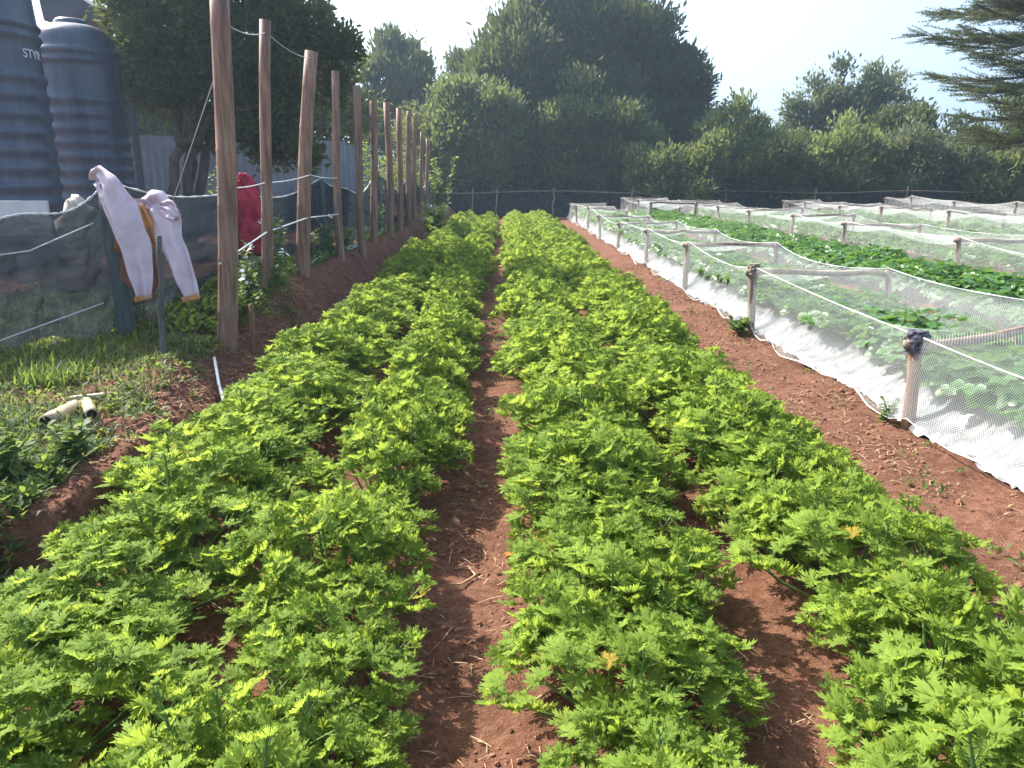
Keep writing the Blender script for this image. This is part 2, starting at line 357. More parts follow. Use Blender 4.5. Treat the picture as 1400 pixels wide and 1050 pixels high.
def tree(name, label, cat, group, base, lobes, mat, n, trunk_r=.2, seed=1, trunks=1, cname='crown', **kw):
    base = Vector(base); root = empty(name, base); tag(root, label, cat, group)
    off = np.array(base)
    ll = [(c-off, r) for c, r in lobes]
    me = crown_mesh(cname, ll, mat, n, seed=seed, **kw); link(cname, me, root)
    g = np.random.default_rng(seed+99); mb = MB()
    cen = np.mean([c for c, _ in ll], 0)
    for k in range(trunks):
        o = Vector((g.normal()*trunk_r*1.6*(trunks > 1), g.normal()*trunk_r*1.6*(trunks > 1), -.1))
        fork = Vector((cen[0]*.35+o.x, cen[1]*.35+o.y, max(.4, cen[2]*.55)))
        limb(mb, o, fork, trunk_r, trunk_r*.7, seed+k, .3, 8)
        for j, (c, r) in enumerate(ll):
            if j % trunks == k: limb(mb, fork, Vector(c)+Vector((0, 0, r[2]*.3)), trunk_r*.55, trunk_r*.12, seed+7*j, .7)
    mb.build('trunk', M['bark'], root)
    return root
TG = 'trees beyond the end of the field'
def gp(px, Y): p = P(px, 300, Y); return (p.x, Y, 0)
tree('evergreen_tree', 'tallest dark evergreen tree in the middle, its crown cut off at the top', 'tree', TG, gp(810, 43),
     [lobe(800, 70, 82, 75, 43), lobe(845, 130, 70, 120, 43), lobe(775, 40, 50, 45, 42), lobe(870, 75, 45, 60, 43), lobe(790, 180, 110, 90, 43), lobe(840, 20, 35, 30, 43)], M['tree_dark'], 5600, .45, 11, upw=.9, ll=.42, lw=.14, cr=.6)
tree('evergreen_tree', 'broad round-topped evergreen tree at the left shoulder of the tallest tree', 'tree', TG, gp(700, 41),
     [lobe(702, 115, 62, 75, 41), lobe(745, 125, 60, 80, 41), lobe(720, 200, 80, 85, 41), lobe(668, 130, 30, 50, 41), lobe(655, 95, 14, 12, 41)], M['tree_dark'], 4200, .4, 12, upw=.9, ll=.40, lw=.14, cr=.55)
tree('evergreen_tree', 'narrow ragged dark tree at the right edge of the big evergreen clump', 'tree', TG, gp(925, 42),
     [lobe(922, 110, 34, 42, 42), lobe(930, 165, 32, 60, 42), lobe(905, 200, 40, 70, 42), lobe(940, 130, 14, 40, 42), lobe(948, 200, 14, 35, 42)], M['tree_dark'], 2300, .3, 13, upw=.2, ll=.42, lw=.13, cr=.55, rough=.5)
tree('evergreen_tree', 'slim dark tree with two feathery tops standing above the far end of the bamboo poles', 'tree', TG, gp(548, 44),
     [lobe(527, 105, 24, 50, 44), lobe(563, 95, 24, 45, 44), lobe(548, 175, 42, 65, 44), lobe(520, 170, 22, 40, 44)], M['tree_dark'], 2000, .3, 14, upw=.9, ll=.42, lw=.13, cr=.5, rough=.4)
tree('evergreen_tree', 'small dark treetop showing behind the round bush left of the big clump', 'tree', TG, gp(625, 48),
     [lobe(620, 100, 18, 18, 48), lobe(640, 125, 30, 40, 48), lobe(640, 190, 40, 60, 48)], M['tree_dark'], 1200, .25, 15, upw=.8, ll=.4, lw=.14, cr=.5)
tree('round_tree', 'hazy round grey green tree between the bamboo poles and the tall evergreens', 'tree', TG, gp(640, 37),
     [lobe(628, 165, 45, 52, 37), lobe(668, 190, 42, 55, 37), lobe(600, 215, 45, 60, 37), lobe(650, 240, 70, 45, 37), lobe(690, 170, 20, 30, 37)], M['tree_mid'], 3600, .25, 16, upw=.5, ll=.30, lw=.12, cr=.5, zmin=.4)
tree('leafy_shrub', 'bushy shrub with sunlit tops in front of the tallest evergreen', 'shrub', TG, gp(800, 38),
     [lobe(775, 185, 35, 45, 38), lobe(815, 180, 45, 50, 38), lobe(855, 200, 35, 45, 38), lobe(800, 240, 90, 45, 38), lobe(745, 215, 35, 40, 38)], M['tree_mid'], 3400, .2, 17, upw=.8, ll=.30, lw=.13, cr=.5, zmin=.4, rough=.5)
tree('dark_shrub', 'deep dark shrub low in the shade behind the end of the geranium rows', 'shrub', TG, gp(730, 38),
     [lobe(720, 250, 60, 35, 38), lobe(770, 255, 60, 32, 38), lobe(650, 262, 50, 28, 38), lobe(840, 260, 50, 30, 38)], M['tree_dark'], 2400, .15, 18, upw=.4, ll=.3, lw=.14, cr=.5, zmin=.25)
HG = 'hedge bushes along the far side of the netted beds'
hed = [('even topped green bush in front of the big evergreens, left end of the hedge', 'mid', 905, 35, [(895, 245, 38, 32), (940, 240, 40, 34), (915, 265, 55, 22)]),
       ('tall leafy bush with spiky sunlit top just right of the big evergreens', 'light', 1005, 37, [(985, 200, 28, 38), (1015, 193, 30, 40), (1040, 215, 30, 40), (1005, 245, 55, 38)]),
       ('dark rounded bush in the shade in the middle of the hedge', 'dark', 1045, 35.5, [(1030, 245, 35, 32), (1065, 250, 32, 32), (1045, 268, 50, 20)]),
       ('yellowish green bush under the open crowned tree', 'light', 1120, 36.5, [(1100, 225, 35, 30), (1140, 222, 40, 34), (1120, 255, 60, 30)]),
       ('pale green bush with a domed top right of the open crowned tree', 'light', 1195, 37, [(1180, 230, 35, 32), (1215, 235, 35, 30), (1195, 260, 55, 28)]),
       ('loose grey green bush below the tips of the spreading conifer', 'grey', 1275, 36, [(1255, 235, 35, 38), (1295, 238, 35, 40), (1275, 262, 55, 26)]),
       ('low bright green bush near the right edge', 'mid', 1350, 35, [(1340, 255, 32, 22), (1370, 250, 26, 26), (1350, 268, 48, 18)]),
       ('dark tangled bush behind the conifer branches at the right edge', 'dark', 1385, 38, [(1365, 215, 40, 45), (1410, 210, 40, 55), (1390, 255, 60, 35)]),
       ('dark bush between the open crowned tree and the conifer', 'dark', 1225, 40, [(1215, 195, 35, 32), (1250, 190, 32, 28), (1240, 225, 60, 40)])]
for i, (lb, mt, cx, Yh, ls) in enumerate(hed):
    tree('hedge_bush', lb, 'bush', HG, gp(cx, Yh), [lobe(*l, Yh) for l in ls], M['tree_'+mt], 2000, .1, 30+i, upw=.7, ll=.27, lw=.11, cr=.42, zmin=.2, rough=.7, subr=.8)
tree('open_crowned_tree', 'round tree with an airy open crown and visible branches above the hedge', 'tree', TG, gp(1160, 46),
     [lobe(1095, 165, 28, 22, 46), lobe(1120, 130, 28, 20, 46), lobe(1150, 112, 26, 16, 46), lobe(1185, 118, 26, 16, 46), lobe(1215, 130, 25, 18, 46), lobe(1240, 160, 26, 20, 46),
      lobe(1150, 155, 35, 28, 46), lobe(1195, 160, 35, 28, 46), lobe(1120, 195, 50, 30, 46), lobe(1190, 200, 60, 30, 46), lobe(1075, 195, 20, 18, 46)], M['tree_grey'], 2600, .28, 50, upw=.5, ll=.30, lw=.12, cr=.55, shell=.4, per=8)

def conifer():
    base = Vector((gp(1448, 24)[0], 24, 0)); root = empty('spreading_conifer', base); tag(root, 'spreading conifer at the right edge with long level feathery branches', 'tree')
    g = np.random.default_rng(5); mb = MB(); tw = MB()
    H = 11.5; mb.tube([(0, 0, -.1), (.1, 0, 4), (0, .1, 8), (.1, 0, H)], [.32, .27, .18, .05], 9)
    LV = []
    for k in range(86):
        z = 2.7+8.5*(k/85)**.9+g.normal()*.15
        az = math.pi+g.normal()*.75 if k % 4 else g.random()*6.28
        L = (4.4 if k % 4 == 0 else 3.3)*(.75+.5*g.random())*(1-.3*max(0, (z-8)/4))
        droop = -.07+.16*g.random()
        pts = [Vector((0, 0, z))+Vector((math.cos(az+.12*math.sin(t*3+k)), math.sin(az+.12*math.sin(t*3+k)), 0))*L*t+Vector((0, 0, L*(droop*t-.10*math.sin(t*3)))) for t in np.linspace(0, 1, 9)]
        mb.tube(pts, list(np.linspace(.05, .008, 9)), 5)
        for s in range(2, 9):
            for q in range(5):
                sd_ = 1 if q % 2 else -1; a2 = az+sd_*(.25+.5*g.random()); l2 = (.5+.9*g.random())*(1.25-s*.07)
                o = pts[s-1].lerp(pts[s], g.random()); e = o+Vector((math.cos(a2)*l2, math.sin(a2)*l2, l2*(.05+.2*g.normal()*.6)))
                tw.tube([o, o.lerp(e, .5)+Vector((0, 0, -.03)), e], [.014, .01, .004], 3, False)
                for u in np.linspace(.1, 1, 10): LV.append((o.lerp(e, u), (e-o).normalized()))
    mb.build('trunk', M['bark'], root); tw.build('twig', M['bark'], root)['kind'] = 'stuff'
    p = np.repeat(np.array([q[0] for q in LV]), 5, 0); d = np.repeat(np.array([q[1] for q in LV]), 5, 0); n = len(p)
    a = d+g.normal(size=(n, 3))*.55; a[:, 2] += .1; a /= np.linalg.norm(a, axis=1, keepdims=True)
    w = np.cross(a, g.normal(size=a.shape)); w /= np.linalg.norm(w, axis=1, keepdims=True)
    L = .13*(.6+.8*g.random((n, 1)))
    v = np.stack([p-w*.010, p+w*.010, p+a*L], 1).reshape(-1, 3); f = np.arange(n*3).reshape(-1, 3)
    o = link('crown', tri_mesh('crown', v, f, M['tree_dark'], np.repeat(g.random(n), 3), smooth=False), root)
conifer()

# big dark tree on the left, in front of the iron fence
bt = P(222, 270, 13.6); bz = gz(bt.x, 13.6)
root = tree('broad_tree', 'big dark tree behind the bamboo poles with several twisted trunks', 'tree', None, (bt.x, 13.6, bz),
     [lobe(215, 30, 60, 75, 14.2), lobe(215, 100, 40, 45, 14.2), lobe(255, 60, 70, 75, 14), lobe(330, 40, 85, 95, 14), lobe(290, 115, 65, 35, 14), lobe(365, 150, 45, 55, 13.8), lobe(400, 80, 45, 80, 14), lobe(250, -60, 120, 80, 14.2),
      lobe(440, 110, 28, 45, 13.8), lobe(395, 210, 35, 28, 13.6), lobe(465, 70, 18, 26, 13.8)], M['tree_dark'], 7000, .11, 70, trunks=4, ll=.12, lw=.055, cr=.2, upw=.3, per=10, rough=.35, subr=.4, sub=22)

tree('broad_tree', 'dim dark tree rising behind the pale iron fence on the left', 'tree', None, (P(250, 300, 24).x, 24, gz(P(250, 300, 24).x, 24)), [lobe(200, 140, 60, 70, 24), lobe(290, 130, 60, 75, 24), lobe(240, 190, 110, 50, 24)], M['tree_dark'], 3200, .2, 81, ll=.24, lw=.10, cr=.35, subr=.7)
tree('broad_tree', 'sparse light green tree showing between the third and fifth bamboo poles', 'tree', None, (P(440, 300, 23).x, 23, gz(P(440, 300, 23).x, 23)), [lobe(400, 140, 50, 60, 23), lobe(450, 120, 30, 50, 23), lobe(470, 170, 35, 50, 23)], M['tree_light'], 1500, .15, 82, ll=.20, lw=.09, cr=.4, subr=.6, shell=.35)
# ------------------------------------------------------------------ tanks, shelter, iron fence, back fence
def tank(label, px, Yt, ztop, zb, r, text=False, s_=0):
    c = P(px, 200, Yt); root = empty('water_tank', (c.x, Yt, zb)); tag(root, label, 'water tank', 'dark plastic water tanks')
    H = ztop-zb; prof = [(r*.985, 0), (r, .03)]; sp = .215; z = .1; top_rib = H-1.12-s_
    while z < top_rib:
        prof += [(r-.01, z), (r-.008, z+.04), (r+.014, z+.08), (r+.017, z+.11), (r+.012, z+.14), (r-.01, z+.17)]; z += sp
    prof += [(r-.012, top_rib+.12), (r-.012, H-.72-s_)]
    for k in range(2):
        q = H-.66-s_+k*.13; prof += [(r-.012, q), (r+.02, q+.03), (r+.02, q+.06), (r-.014, q+.10)]
    for t in np.linspace(0, 1, 12): prof.append((r*.93*math.cos(t*math.pi/2)**.55+.001 if t < 1 else .001, H-.40+.36*math.sin(t*math.pi/2)))
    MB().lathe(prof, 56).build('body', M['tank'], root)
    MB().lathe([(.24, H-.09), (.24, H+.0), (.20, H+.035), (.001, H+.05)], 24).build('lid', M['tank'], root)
    if text:
        cu = bpy.data.curves.new('lettering', 'FONT'); cu.body = 'STYR'; cu.size = .145; cu.extrude = .004
        to = bpy.data.objects.new('lettering', cu); COL.objects.link(to); bpy.context.view_layer.update()
        me = bpy.data.meshes.new_from_object(to.evaluated_get(bpy.context.evaluated_depsgraph_get())); bpy.data.objects.remove(to)
        a0 = math.atan2(-c.y, -c.x)+R(41)       # start angle on the side that faces the path
        for v in me.vertices:
            a = a0+v.co.x/r; q = r+.0+v.co.z; v.co = (q*math.cos(a), q*math.sin(a), P(50, 81, Yt).z-zb+v.co.y)
        me.materials.clear(); me.materials.append(M['tank_text']); link('lettering', me, root)
    return root
tank('nearer black water tank tinted blue for glare, with pale lettering at the left edge', -8, 10.2, P(0, -95, 10.2).z, .45, .68, True, .55)
tank('second black ribbed water tank tinted blue for glare, whole, with a sunlit domed top', 119, 13.2, P(122, 30, 13.2).z, .45, .65)
sh = empty('metal_shelter', (P(120, 100, 14.6).x, 14.6, .5)); tag(sh, 'dark metal shelter with a sloping roof over the water tanks', 'shelter')
o0 = sh.location
a = P(163, 30, 14.6)-o0; b = P(60, 28, 14.6)-o0; c = P(95, -12, 14.6)-o0; d = P(50, -14, 14.6)-o0
mb = MB(); mb.v = [Vector(q)+Vector((0, e, 0)) for e in (0, 1.6) for q in (a, b, d, c)]; mb.f = [(0, 3, 2, 1), (4, 5, 6, 7), (0, 1, 5, 4), (1, 2, 6, 5), (2, 3, 7, 6), (3, 0, 4, 7)]
mb.build('roof', M['roof'], sh, False)
for px in (168, 108):
    t = P(px, 28, 14.6)-o0; MB().box((t.x, -.05, t.z/2), (.09, .09, t.z)).build('post', M['roof'], sh, False)
# corrugated iron
fence_pts = [(P(130, 250, 16.2).x, 16.2), (P(500, 250, 20).x, 20)]
fr = empty('iron_fence', (fence_pts[0][0], fence_pts[0][1], .45)); tag(fr, 'pale corrugated iron fence behind the big dark tree', 'fence')
A = Vector((*fence_pts[0], 0)); B = Vector((*fence_pts[1], 0)); L = (B-A).length; dirv = (B-A)/L; nrm = Vector((-dirv.y, dirv.x, 0)); k = 0; s = 0
while s < L:
    wv = .82; n = 33; v = []; f = []; hh = 2.0+.06*math.sin(k*2.3)+.0
    for i in range(n):
        u = s+wv*i/(n-1); q = dirv*u+nrm*(.022*math.sin(u/.076*2*math.pi*.5)+(.004*(k % 2)))
        v += [(q.x, q.y, -.05), (q.x, q.y, hh)]
    f = [(2*i, 2*i+2, 2*i+3, 2*i+1) for i in range(n-1)]
    me = bpy.data.meshes.new('sheet'); me.from_pydata(v, [], f); me.materials.append(M['iron']); me.polygons.foreach_set('use_smooth', [True]*len(f))
    link('sheet', me, fr); s += .80; k += 1

bf = empty('back_fence', (0, 34.3, 0)); tag(bf, 'low dark shade cloth fence with thin posts across the far end of the field', 'fence')
for i, x in enumerate([-3.6, -1.4, -.35, 2.1, 5.5, 9.6, 13.5, 17.5, 21.5, 25]):
    limb(mbp := MB(), (x, 0, -.1), (x+.04, 0, 1.25+.08*math.sin(i*3)), .04, .035, i, .1, 6); mbp.build('post', M['wood_grey'], bf)
mb = MB(); mb.tube([(x, -.06, 1.08+.05*math.sin(x*.8)) for x in np.linspace(-5, 26, 40)], .022, 5); mb.build('rail', M['wood_grey'], bf)
v = []; uv = []; n = 80
for i in range(n):
    x = -7+34*i/(n-1)
    for j in range(5): v.append((x, .05+.05*math.sin(x*2+j), 1.05*j/4+.04*math.sin(x*1.3))); uv.append((x, j/4))
f = [(5*i+j, 5*i+5+j, 5*i+6+j, 5*i+1+j) for i in range(n-1) for j in range(4)]
link('shade_cloth', tri_mesh('shade_cloth', v, f, M['shade_far'], uv=uv), bf)

# ------------------------------------------------------------------ bamboo poles
def ordinal(i): return ['first', 'second', 'third', 'fourth', 'fifth', 'sixth', 'seventh', 'eighth', 'ninth', 'tenth', 'eleventh', 'twelfth', 'thirteenth', 'fourteenth', 'fifteenth'][i]
poles = [(310, 302, 6.35, -14, 28), (362, 366, 8.0, 28, 16.5), (412, 426, 9.4, 70, 19.5), (466, 457, 11.2, 97, 11.5), (497, 486, 12.8, 118, 11), (513, 509, 14.3, 138, 10.5), (534, 529, 16.2, 140, 9.8), (546, 547, 18.0, 148, 8.6), (558, 560, 20.0, 152, 8), (566, 568, 21.5, 155, 7), (576, 576, 23.3, 180, 5.5), (583, 584, 25, 190, 5)]
POLE = []
for i, (xb, xt, Yp, yt, w) in enumerate(poles):
    t = P(xt, yt, Yp); b = P(xb, 400, Yp); bz = gz(b.x, Yp)-.12
    # the base column pixel is read at the ground
    for _ in range(4):
        d = Yp; pyb = 525-FPX*math.tan(math.atan2(bz-CAMZ, d)+PITCH); b = P(xb, pyb, Yp)
    root = Vector((b.x, Yp, bz)); H = t.z-bz; r0 = w/2*Yp*.92/FPX; pts = []; rr = []
    g = np.random.default_rng(i); nn = 0; z = 0; zs = []
    while z < H-.12:
        zs.append((z, 1)); zs += [(z+.012, 1.03), (z+.03, 1.03), (z+.042, 1)]; z += .42+.05*g.random()
    zs.append((H, 1))
    for zz, q in zs:
        u = zz/H; pts.append(((t.x-b.x)*u+.02*math.sin(u*4+i), .02*math.sin(u*3+i*2), zz)); rr.append(r0*(1.06-.14*u)*q)
    ob = MB().tube(pts, rr, 12).build('bamboo_pole', M['bamboo']); ob.location = root
    lab = f'{ordinal(i)} upright bamboo pole counted from the camera along the soil bank' if i else 'thickest and nearest upright bamboo pole'
    if i == len(poles)-1: lab = 'farthest and shortest upright bamboo pole of the row'
    tag(ob, lab, 'pole', 'bamboo poles along the bank'); POLE.append((root, t, r0))
def wire(name, label, cat, pts, r, mat, sag=0, n=12, group=None, seg=6):
    out = []
    for a, b in zip(pts[:-1], pts[1:]):
        a = Vector(a); b = Vector(b)
        for k in range(n):
            u = k/n; out.append(a.lerp(b, u)-Vector((0, 0, sag*4*u*(1-u))))
    out.append(Vector(pts[-1])); o0 = out[0].copy()
    ob = MB().tube([p-o0 for p in out], r, seg).build(name, mat); ob.location = o0
    return tag(ob, label, cat, group)
fr_ = lambda px, py, i: P(px, py, POLE[i][0].y-POLE[i][2]-.01)
wire('twine', 'upper pale twine tied from pole to pole beside the red cloth', 'twine', [fr_(296, 257, 0), fr_(362, 250, 1), fr_(424, 239, 2), fr_(461, 243, 3)], .006, M['string'], .02)
wire('twine', 'lower pale twine sloping across the poles above the flowering weeds', 'twine', [fr_(300, 361, 0), fr_(364, 318, 1), fr_(420, 298, 2), fr_(463, 293, 3)], .008, M['string'], .0)
wire('guy_wire', 'thin wire slanting down from the thickest bamboo pole to the fence', 'wire', [P(306, 68, 6.35), P(234, 281, 7.3)], .004, M['string'], 0)
wire('top_wire', 'thin wire strung between the first two bamboo poles near their tops', 'wire', [P(305, 30, 6.35), P(364, 44, 8.0), P(426, 80, 9.4)], .004, M['string'], .05)

# ------------------------------------------------------------------ shade net fence on the left
sf = empty('shade_net_fence', (P(152, 460, 6.4).x, 6.4, 0)); tag(sf, 'sagging grey shade net fence on dark posts behind the clothes', 'fence'); so = Vector(sf.location)
fpost = [(P(-150, 300, 5.5).x, 5.5, 1.45, .06), (P(142, 245, 6.4).x, 6.4, 1.585, .068), (P(438, 242, 12.0).x, 12.0, 1.62, .055), (P(515, 230, 16.5).x, 16.5, 1.75, .05), (P(560, 230, 22).x, 22, 1.7, .05), (P(590, 230, 29).x, 29, 1.7, .05)]
for i, (x, y, zt, r) in enumerate(fpost):
    z0 = gz(x, y)-.12
    mb = MB(); limb(mb, Vector((x+(.045 if i == 1 else 0), y-.02, z0))-so, Vector((x, y, zt))-so, r*1.12, r*.95, 40+i, .03, 10); mb.build('post', M['post_dark'], sf)
v = []; uv = []; ncol = 0; g = np.random.default_rng(9); toppts = []; nr = 25
for i in range(len(fpost)-1):
    (x0, y0, z0, _), (x1, y1, z1, _) = fpost[i:i+2]; m = 80 if i < 2 else 30; sag = [.24, .22, .30, .30, .3][i]
    for k in range(m+(i == len(fpost)-2)):
        u = k/m; x = x0+(x1-x0)*u; y = y0+(y1-y0)*u+.075
        zt = z0+(z1-z0)*u-sag*4*u*(1-u)*(1+.25*math.sin(u*9+i)); zb = gz(x, y)+.06+.06*math.sin(u*14+i*3)
        toppts.append(Vector((x, y-.0, zt)))
        for j in range(nr):
            q = j/(nr-1); s_ = u*3+i*4
            wr = .022*math.sin(s_*5+q*5)+.012*math.sin(s_*11-q*9)+.01*math.sin((q+s_*.6)*15)
            wr += .04*float(vn(s_*2+q*3, q*4-s_*1.2, .16, 3))+.035*float(vn(s_-q, q*1.5+s_*.5, .28, 5)); wr *= max(0, math.sin(q*math.pi))**.6
            v.append(Vector((x+.2*wr, y+wr+.02, zb+(zt-zb)*q))-so); uv.append((s_, q*1.3))
        ncol += 1
f = [(nr*i+j, nr*i+nr+j, nr*i+nr+1+j, nr*i+1+j) for i in range(ncol-1) for j in range(nr-1)]
link('netting', tri_mesh('netting', v, f, M['shade'], uv=uv), sf)
MB().tube([p-so+Vector((0, -.012, 0)) for p in toppts], [.009+.004*math.sin(i*1.7) for i in range(len(toppts))], 6).build('top_rope', M['string'], sf)
mb = MB(); mb.tube([p-so for p in (P(-60, 490, 5.7), P(10, 462, 5.85), P(115, 424, 6.2), P(142, 414, 6.28))], .006, 5); mb.build('lower_wire', M['string'], sf)
mb = MB(); mb.tube([p-so for p in (P(-60, 357, 5.7), P(40, 343, 5.9), P(128, 305, 6.25))], .005, 5); mb.build('middle_wire', M['string'], sf)
# board and sacks behind the net
bo = MB().box((0, 0, .8), (1.7, .05, .36), .1).build('pale_board', M['board'], None, False); q = P(-50, 300, 8.2); bo.location = (q.x, 8.2, P(0, 272, 8.2).z-1.0); tag(bo, 'pale flat board leaning behind the shade net at the left edge', 'board')
def lump(name, label, cat, c, r, mat, seed, amp=.25):
    g = np.random.default_rng(seed); mb = MB(); n, m = 16, 10
    for i in range(m+1):
        t = math.pi*i/m
        for k in range(n):
            p = 2*math.pi*k/n; d = np.array([math.sin(t)*math.cos(p), math.sin(t)*math.sin(p), math.cos(t)])
            s_ = 1+amp*(float(vn(d[0]*2+seed, d[2]*2+d[1], .6, 4))+.6*float(vn(d[0]*3+d[1]*2, d[2]*3+seed, .25, 6))); mb.v.append(Vector(d*np.array(r)*s_))
    for i in range(m):
        for k in range(n): mb.f.append((i*n+k, (i+1)*n+k, (i+1)*n+(k+1) % n, i*n+(k+1) % n))
    o = mb.build(name, mat); o.location = c; return tag(o, label, cat)
q = P(112, 300, 7.0); lump('rubbish_sack', 'pale crumpled sack behind the shade net beside the dark fence post', 'sack', (q.x, 7.0, P(112, 318, 7.0).z), (.20, .14, .28), M['sack'], 4, .55)

# ------------------------------------------------------------------ clothes
def cloth_tube(path, w, th, n=36, wr=.009, seed=0, fold=3, i0=0, hem=0):
    """flattened limp cloth tube; w width and th depth per station"""
    mb = MB(); path = [Vector(p) for p in path]; m = len(path); K = 5; st = []
    for i in range(m-1):
        for k in range(K):
            u = k/K; e = u*u*(3-2*u); st.append((path[i].lerp(path[i+1], u), w[i]+(w[i+1]-w[i])*e, th[i]+(th[i+1]-th[i])*e))
    st.append((path[-1], w[-1], th[-1])); g = np.random.default_rng(seed); ph = g.random(6)*6
    for i, (c, a, b) in enumerate(st):
        d = (st[min(i+1, len(st)-1)][0]-st[max(i-1, 0)][0]).normalized(); side = d.cross(Vector((0, 1, 0))).normalized(); fw = side.cross(d)
        for k in range(n):
            t = 2*math.pi*k/n; r = wr*(math.sin(fold*t+ph[0]+i*.25)+.6*math.sin((fold+2)*t+ph[1]-i*.4)+.5*math.sin(i*.9+ph[2]+t))
            mb.v.append(c+side*(math.cos(t)*(a/2+r))+fw*(math.sin(t)*(b*.26+r+hem)+.014*math.sin(math.cos(t)*7+ph[3]+.12*(i+i0))))
    for i in range(len(st)-1):
        for k in range(n): mb.f.append((i*n+k, i*n+(k+1) % n, (i+1)*n+(k+1) % n, (i+1)*n+k))
    mb.f.append(tuple(reversed(range(n)))); mb.f.append(tuple((len(st)-1)*n+k for k in range(n)))
    return mb
kq = 6.4/FPX*.99
gar = empty('garment', P(135, 240, 6.38)); go = Vector(gar.location); tag(gar, 'pale pink garment with orange hems hanging over the dark fence post and a stake', 'garment')
def cl(pts): return [P(x, y, d)-go for x, y, d in pts]
cloth_tube(cl([(131, 249, 6.42), (136, 238, 6.34), (150, 258, 6.25), (166, 292, 6.2), (182, 330, 6.17), (192, 370, 6.15), (197, 408, 6.13)]), [q*kq for q in (14, 24, 34, 42, 42, 33, 22)], [.03, .07, .08, .08, .08, .07, .06], seed=1).build('leg', M['pink'], gar)
cloth_tube(cl([(194, 281, 6.42), (215, 278, 6.38), (226, 300, 6.3), (236, 335, 6.22), (250, 372, 6.17), (262, 408, 6.14)]), [q*kq for q in (16, 36, 44, 33, 27, 22)], [.04, .07, .09, .08, .07, .06], seed=2).build('leg', M['pink'], gar)
cloth_tube(cl([(222, 284, 6.33), (234, 288, 6.27), (243, 296, 6.24)]), [q*kq for q in (14, 24, 14)], [.05, .07, .05], seed=3).build('waist_fold', M['pink'], gar)
cloth_tube(cl([(150, 262, 6.36), (172, 280, 6.36), (196, 287, 6.38), (212, 290, 6.40)]), [q*kq for q in (10, 26, 26, 16)], [.04, .05, .05, .04], seed=7).build('waistband', M['pink'], gar)
cloth_tube(cl([(195, 404, 6.13), (197, 411, 6.125)]), [26*kq, 25*kq], [.066, .066], wr=.002, seed=1, i0=26, hem=.008).build('hem', M['orange'], gar)
cloth_tube(cl([(260, 404, 6.14), (262, 411, 6.135)]), [26*kq, 25*kq], [.066, .066], wr=.002, seed=2, i0=21, hem=.008).build('hem', M['orange'], gar)
cloth_tube(cl([(139, 252, 6.31), (153, 290, 6.27), (167, 318, 6.24), (160, 345, 6.26)]), [q*kq for q in (5, 12, 16, 3)], [.03, .04, .04, .02], seed=5).build('lining', M['orange'], gar)
cloth_tube(cl([(193, 280, 6.36), (203, 305, 6.32), (212, 330, 6.28), (222, 345, 6.28)]), [q*kq for q in (8, 18, 22, 8)], [.03, .05, .05, .03], seed=6).build('lining', M['orange'], gar)
cloth_tube(cl([(172, 312, 6.38), (180, 340, 6.36), (195, 375, 6.34), (206, 408, 6.33)]), [q*kq for q in (30, 50, 58, 8)], [.03, .05, .05, .03], seed=8).build('shaded_lining', M['lining'], gar)
q = P(222, 488, 5.75)
mb = MB(); limb(mb, (0, 0, -.1), Vector(P(217, 322, 5.75))-Vector((q.x, 5.75, gz(q.x, 5.75))), .026, .022, 3, .03, 8); ob = mb.build('stake', M['stake']); ob.location = (q.x, 5.75, gz(q.x, 5.75)); tag(ob, 'thin grey wooden stake standing under the pink garment', 'stake')
q = P(346, 480, 6.6); mb = MB(); limb(mb, (0, 0, -.15), (.02, 0, P(350, 415, 6.6).z-gz(q.x, 6.6)), .022, .018, 5, .06, 8); ob = mb.build('stake', M['post_brown']); ob.location = (q.x, 6.6, gz(q.x, 6.6)); tag(ob, 'short brown stake at the foot of the bank right of the thickest bamboo pole', 'stake')
rc = empty('red_cloth', P(328, 238, 8.6)); go = Vector(rc.location); tag(rc, 'crimson cloth hanging over the twine between the first two bamboo poles', 'garment')
kr = 8.6/FPX
cloth_tube(cl([(327, 238, 8.6), (329, 246, 8.58), (338, 275, 8.56), (345, 310, 8.55), (350, 350, 8.55)]), [q*kr for q in (12, 24, 34, 38, 42)], [.05, .10, .12, .12, .10], seed=12, wr=.03, fold=5).build('body', M['red'], rc)
cloth_tube(cl([(330, 250, 8.53), (322, 253, 8.52), (317, 256, 8.52)]), [q*kr for q in (14, 11, 4)], [.06, .05, .03], seed=13, wr=.006).build('sleeve', M['red'], rc)

# ------------------------------------------------------------------ hoses, pipes, bamboo offcuts, scraps
def along_ground(px_pts, Yd, r):
    out = []
    for (px, Yp) in px_pts:
        x = (px-690)/FPX*Yp*1.02; out.append(Vector((x, Yp, gz(x, Yp)+r+.012)))
    return out
hp = [Vector((-2.52+.03*math.sin(y*2.1), y, gz(-2.52+.03*math.sin(y*2.1), y)+.045+.02*math.sin(y*1.3))) for y in np.arange(7.6, 17, .3)]
wire('garden_hose', 'pale green hose lying along the top of the soil bank', 'hose', hp, .014, M['hose'], 0, 2)
wire('garden_hose', 'second thinner hose beside the pale green one along the bank top', 'hose', [p+Vector((-.07+.02*math.sin(i), 0, .01)) for i, p in enumerate(hp)], .010, M['hose'], 0, 2)
pp = [P(291, 470, 6.0), P(297, 500, 5.5), P(311, 540, 4.95), P(322, 566, 4.6)]
for p in pp: p.z = gz(p.x, p.y)+.035
wire('water_pipe', 'thin white plastic pipe running from the weeds down to the crop', 'pipe', pp, .013, M['pipe'], 0, 6)
pp = [Vector((-1.72, y, gz(-1.72, y)+.05)) for y in (1.2, 1.7, 2.12)]
for i, p in enumerate(pp): p.x = (-1.60, -1.66, -1.80)[i]; p.z = gz(p.x, p.y)+.05
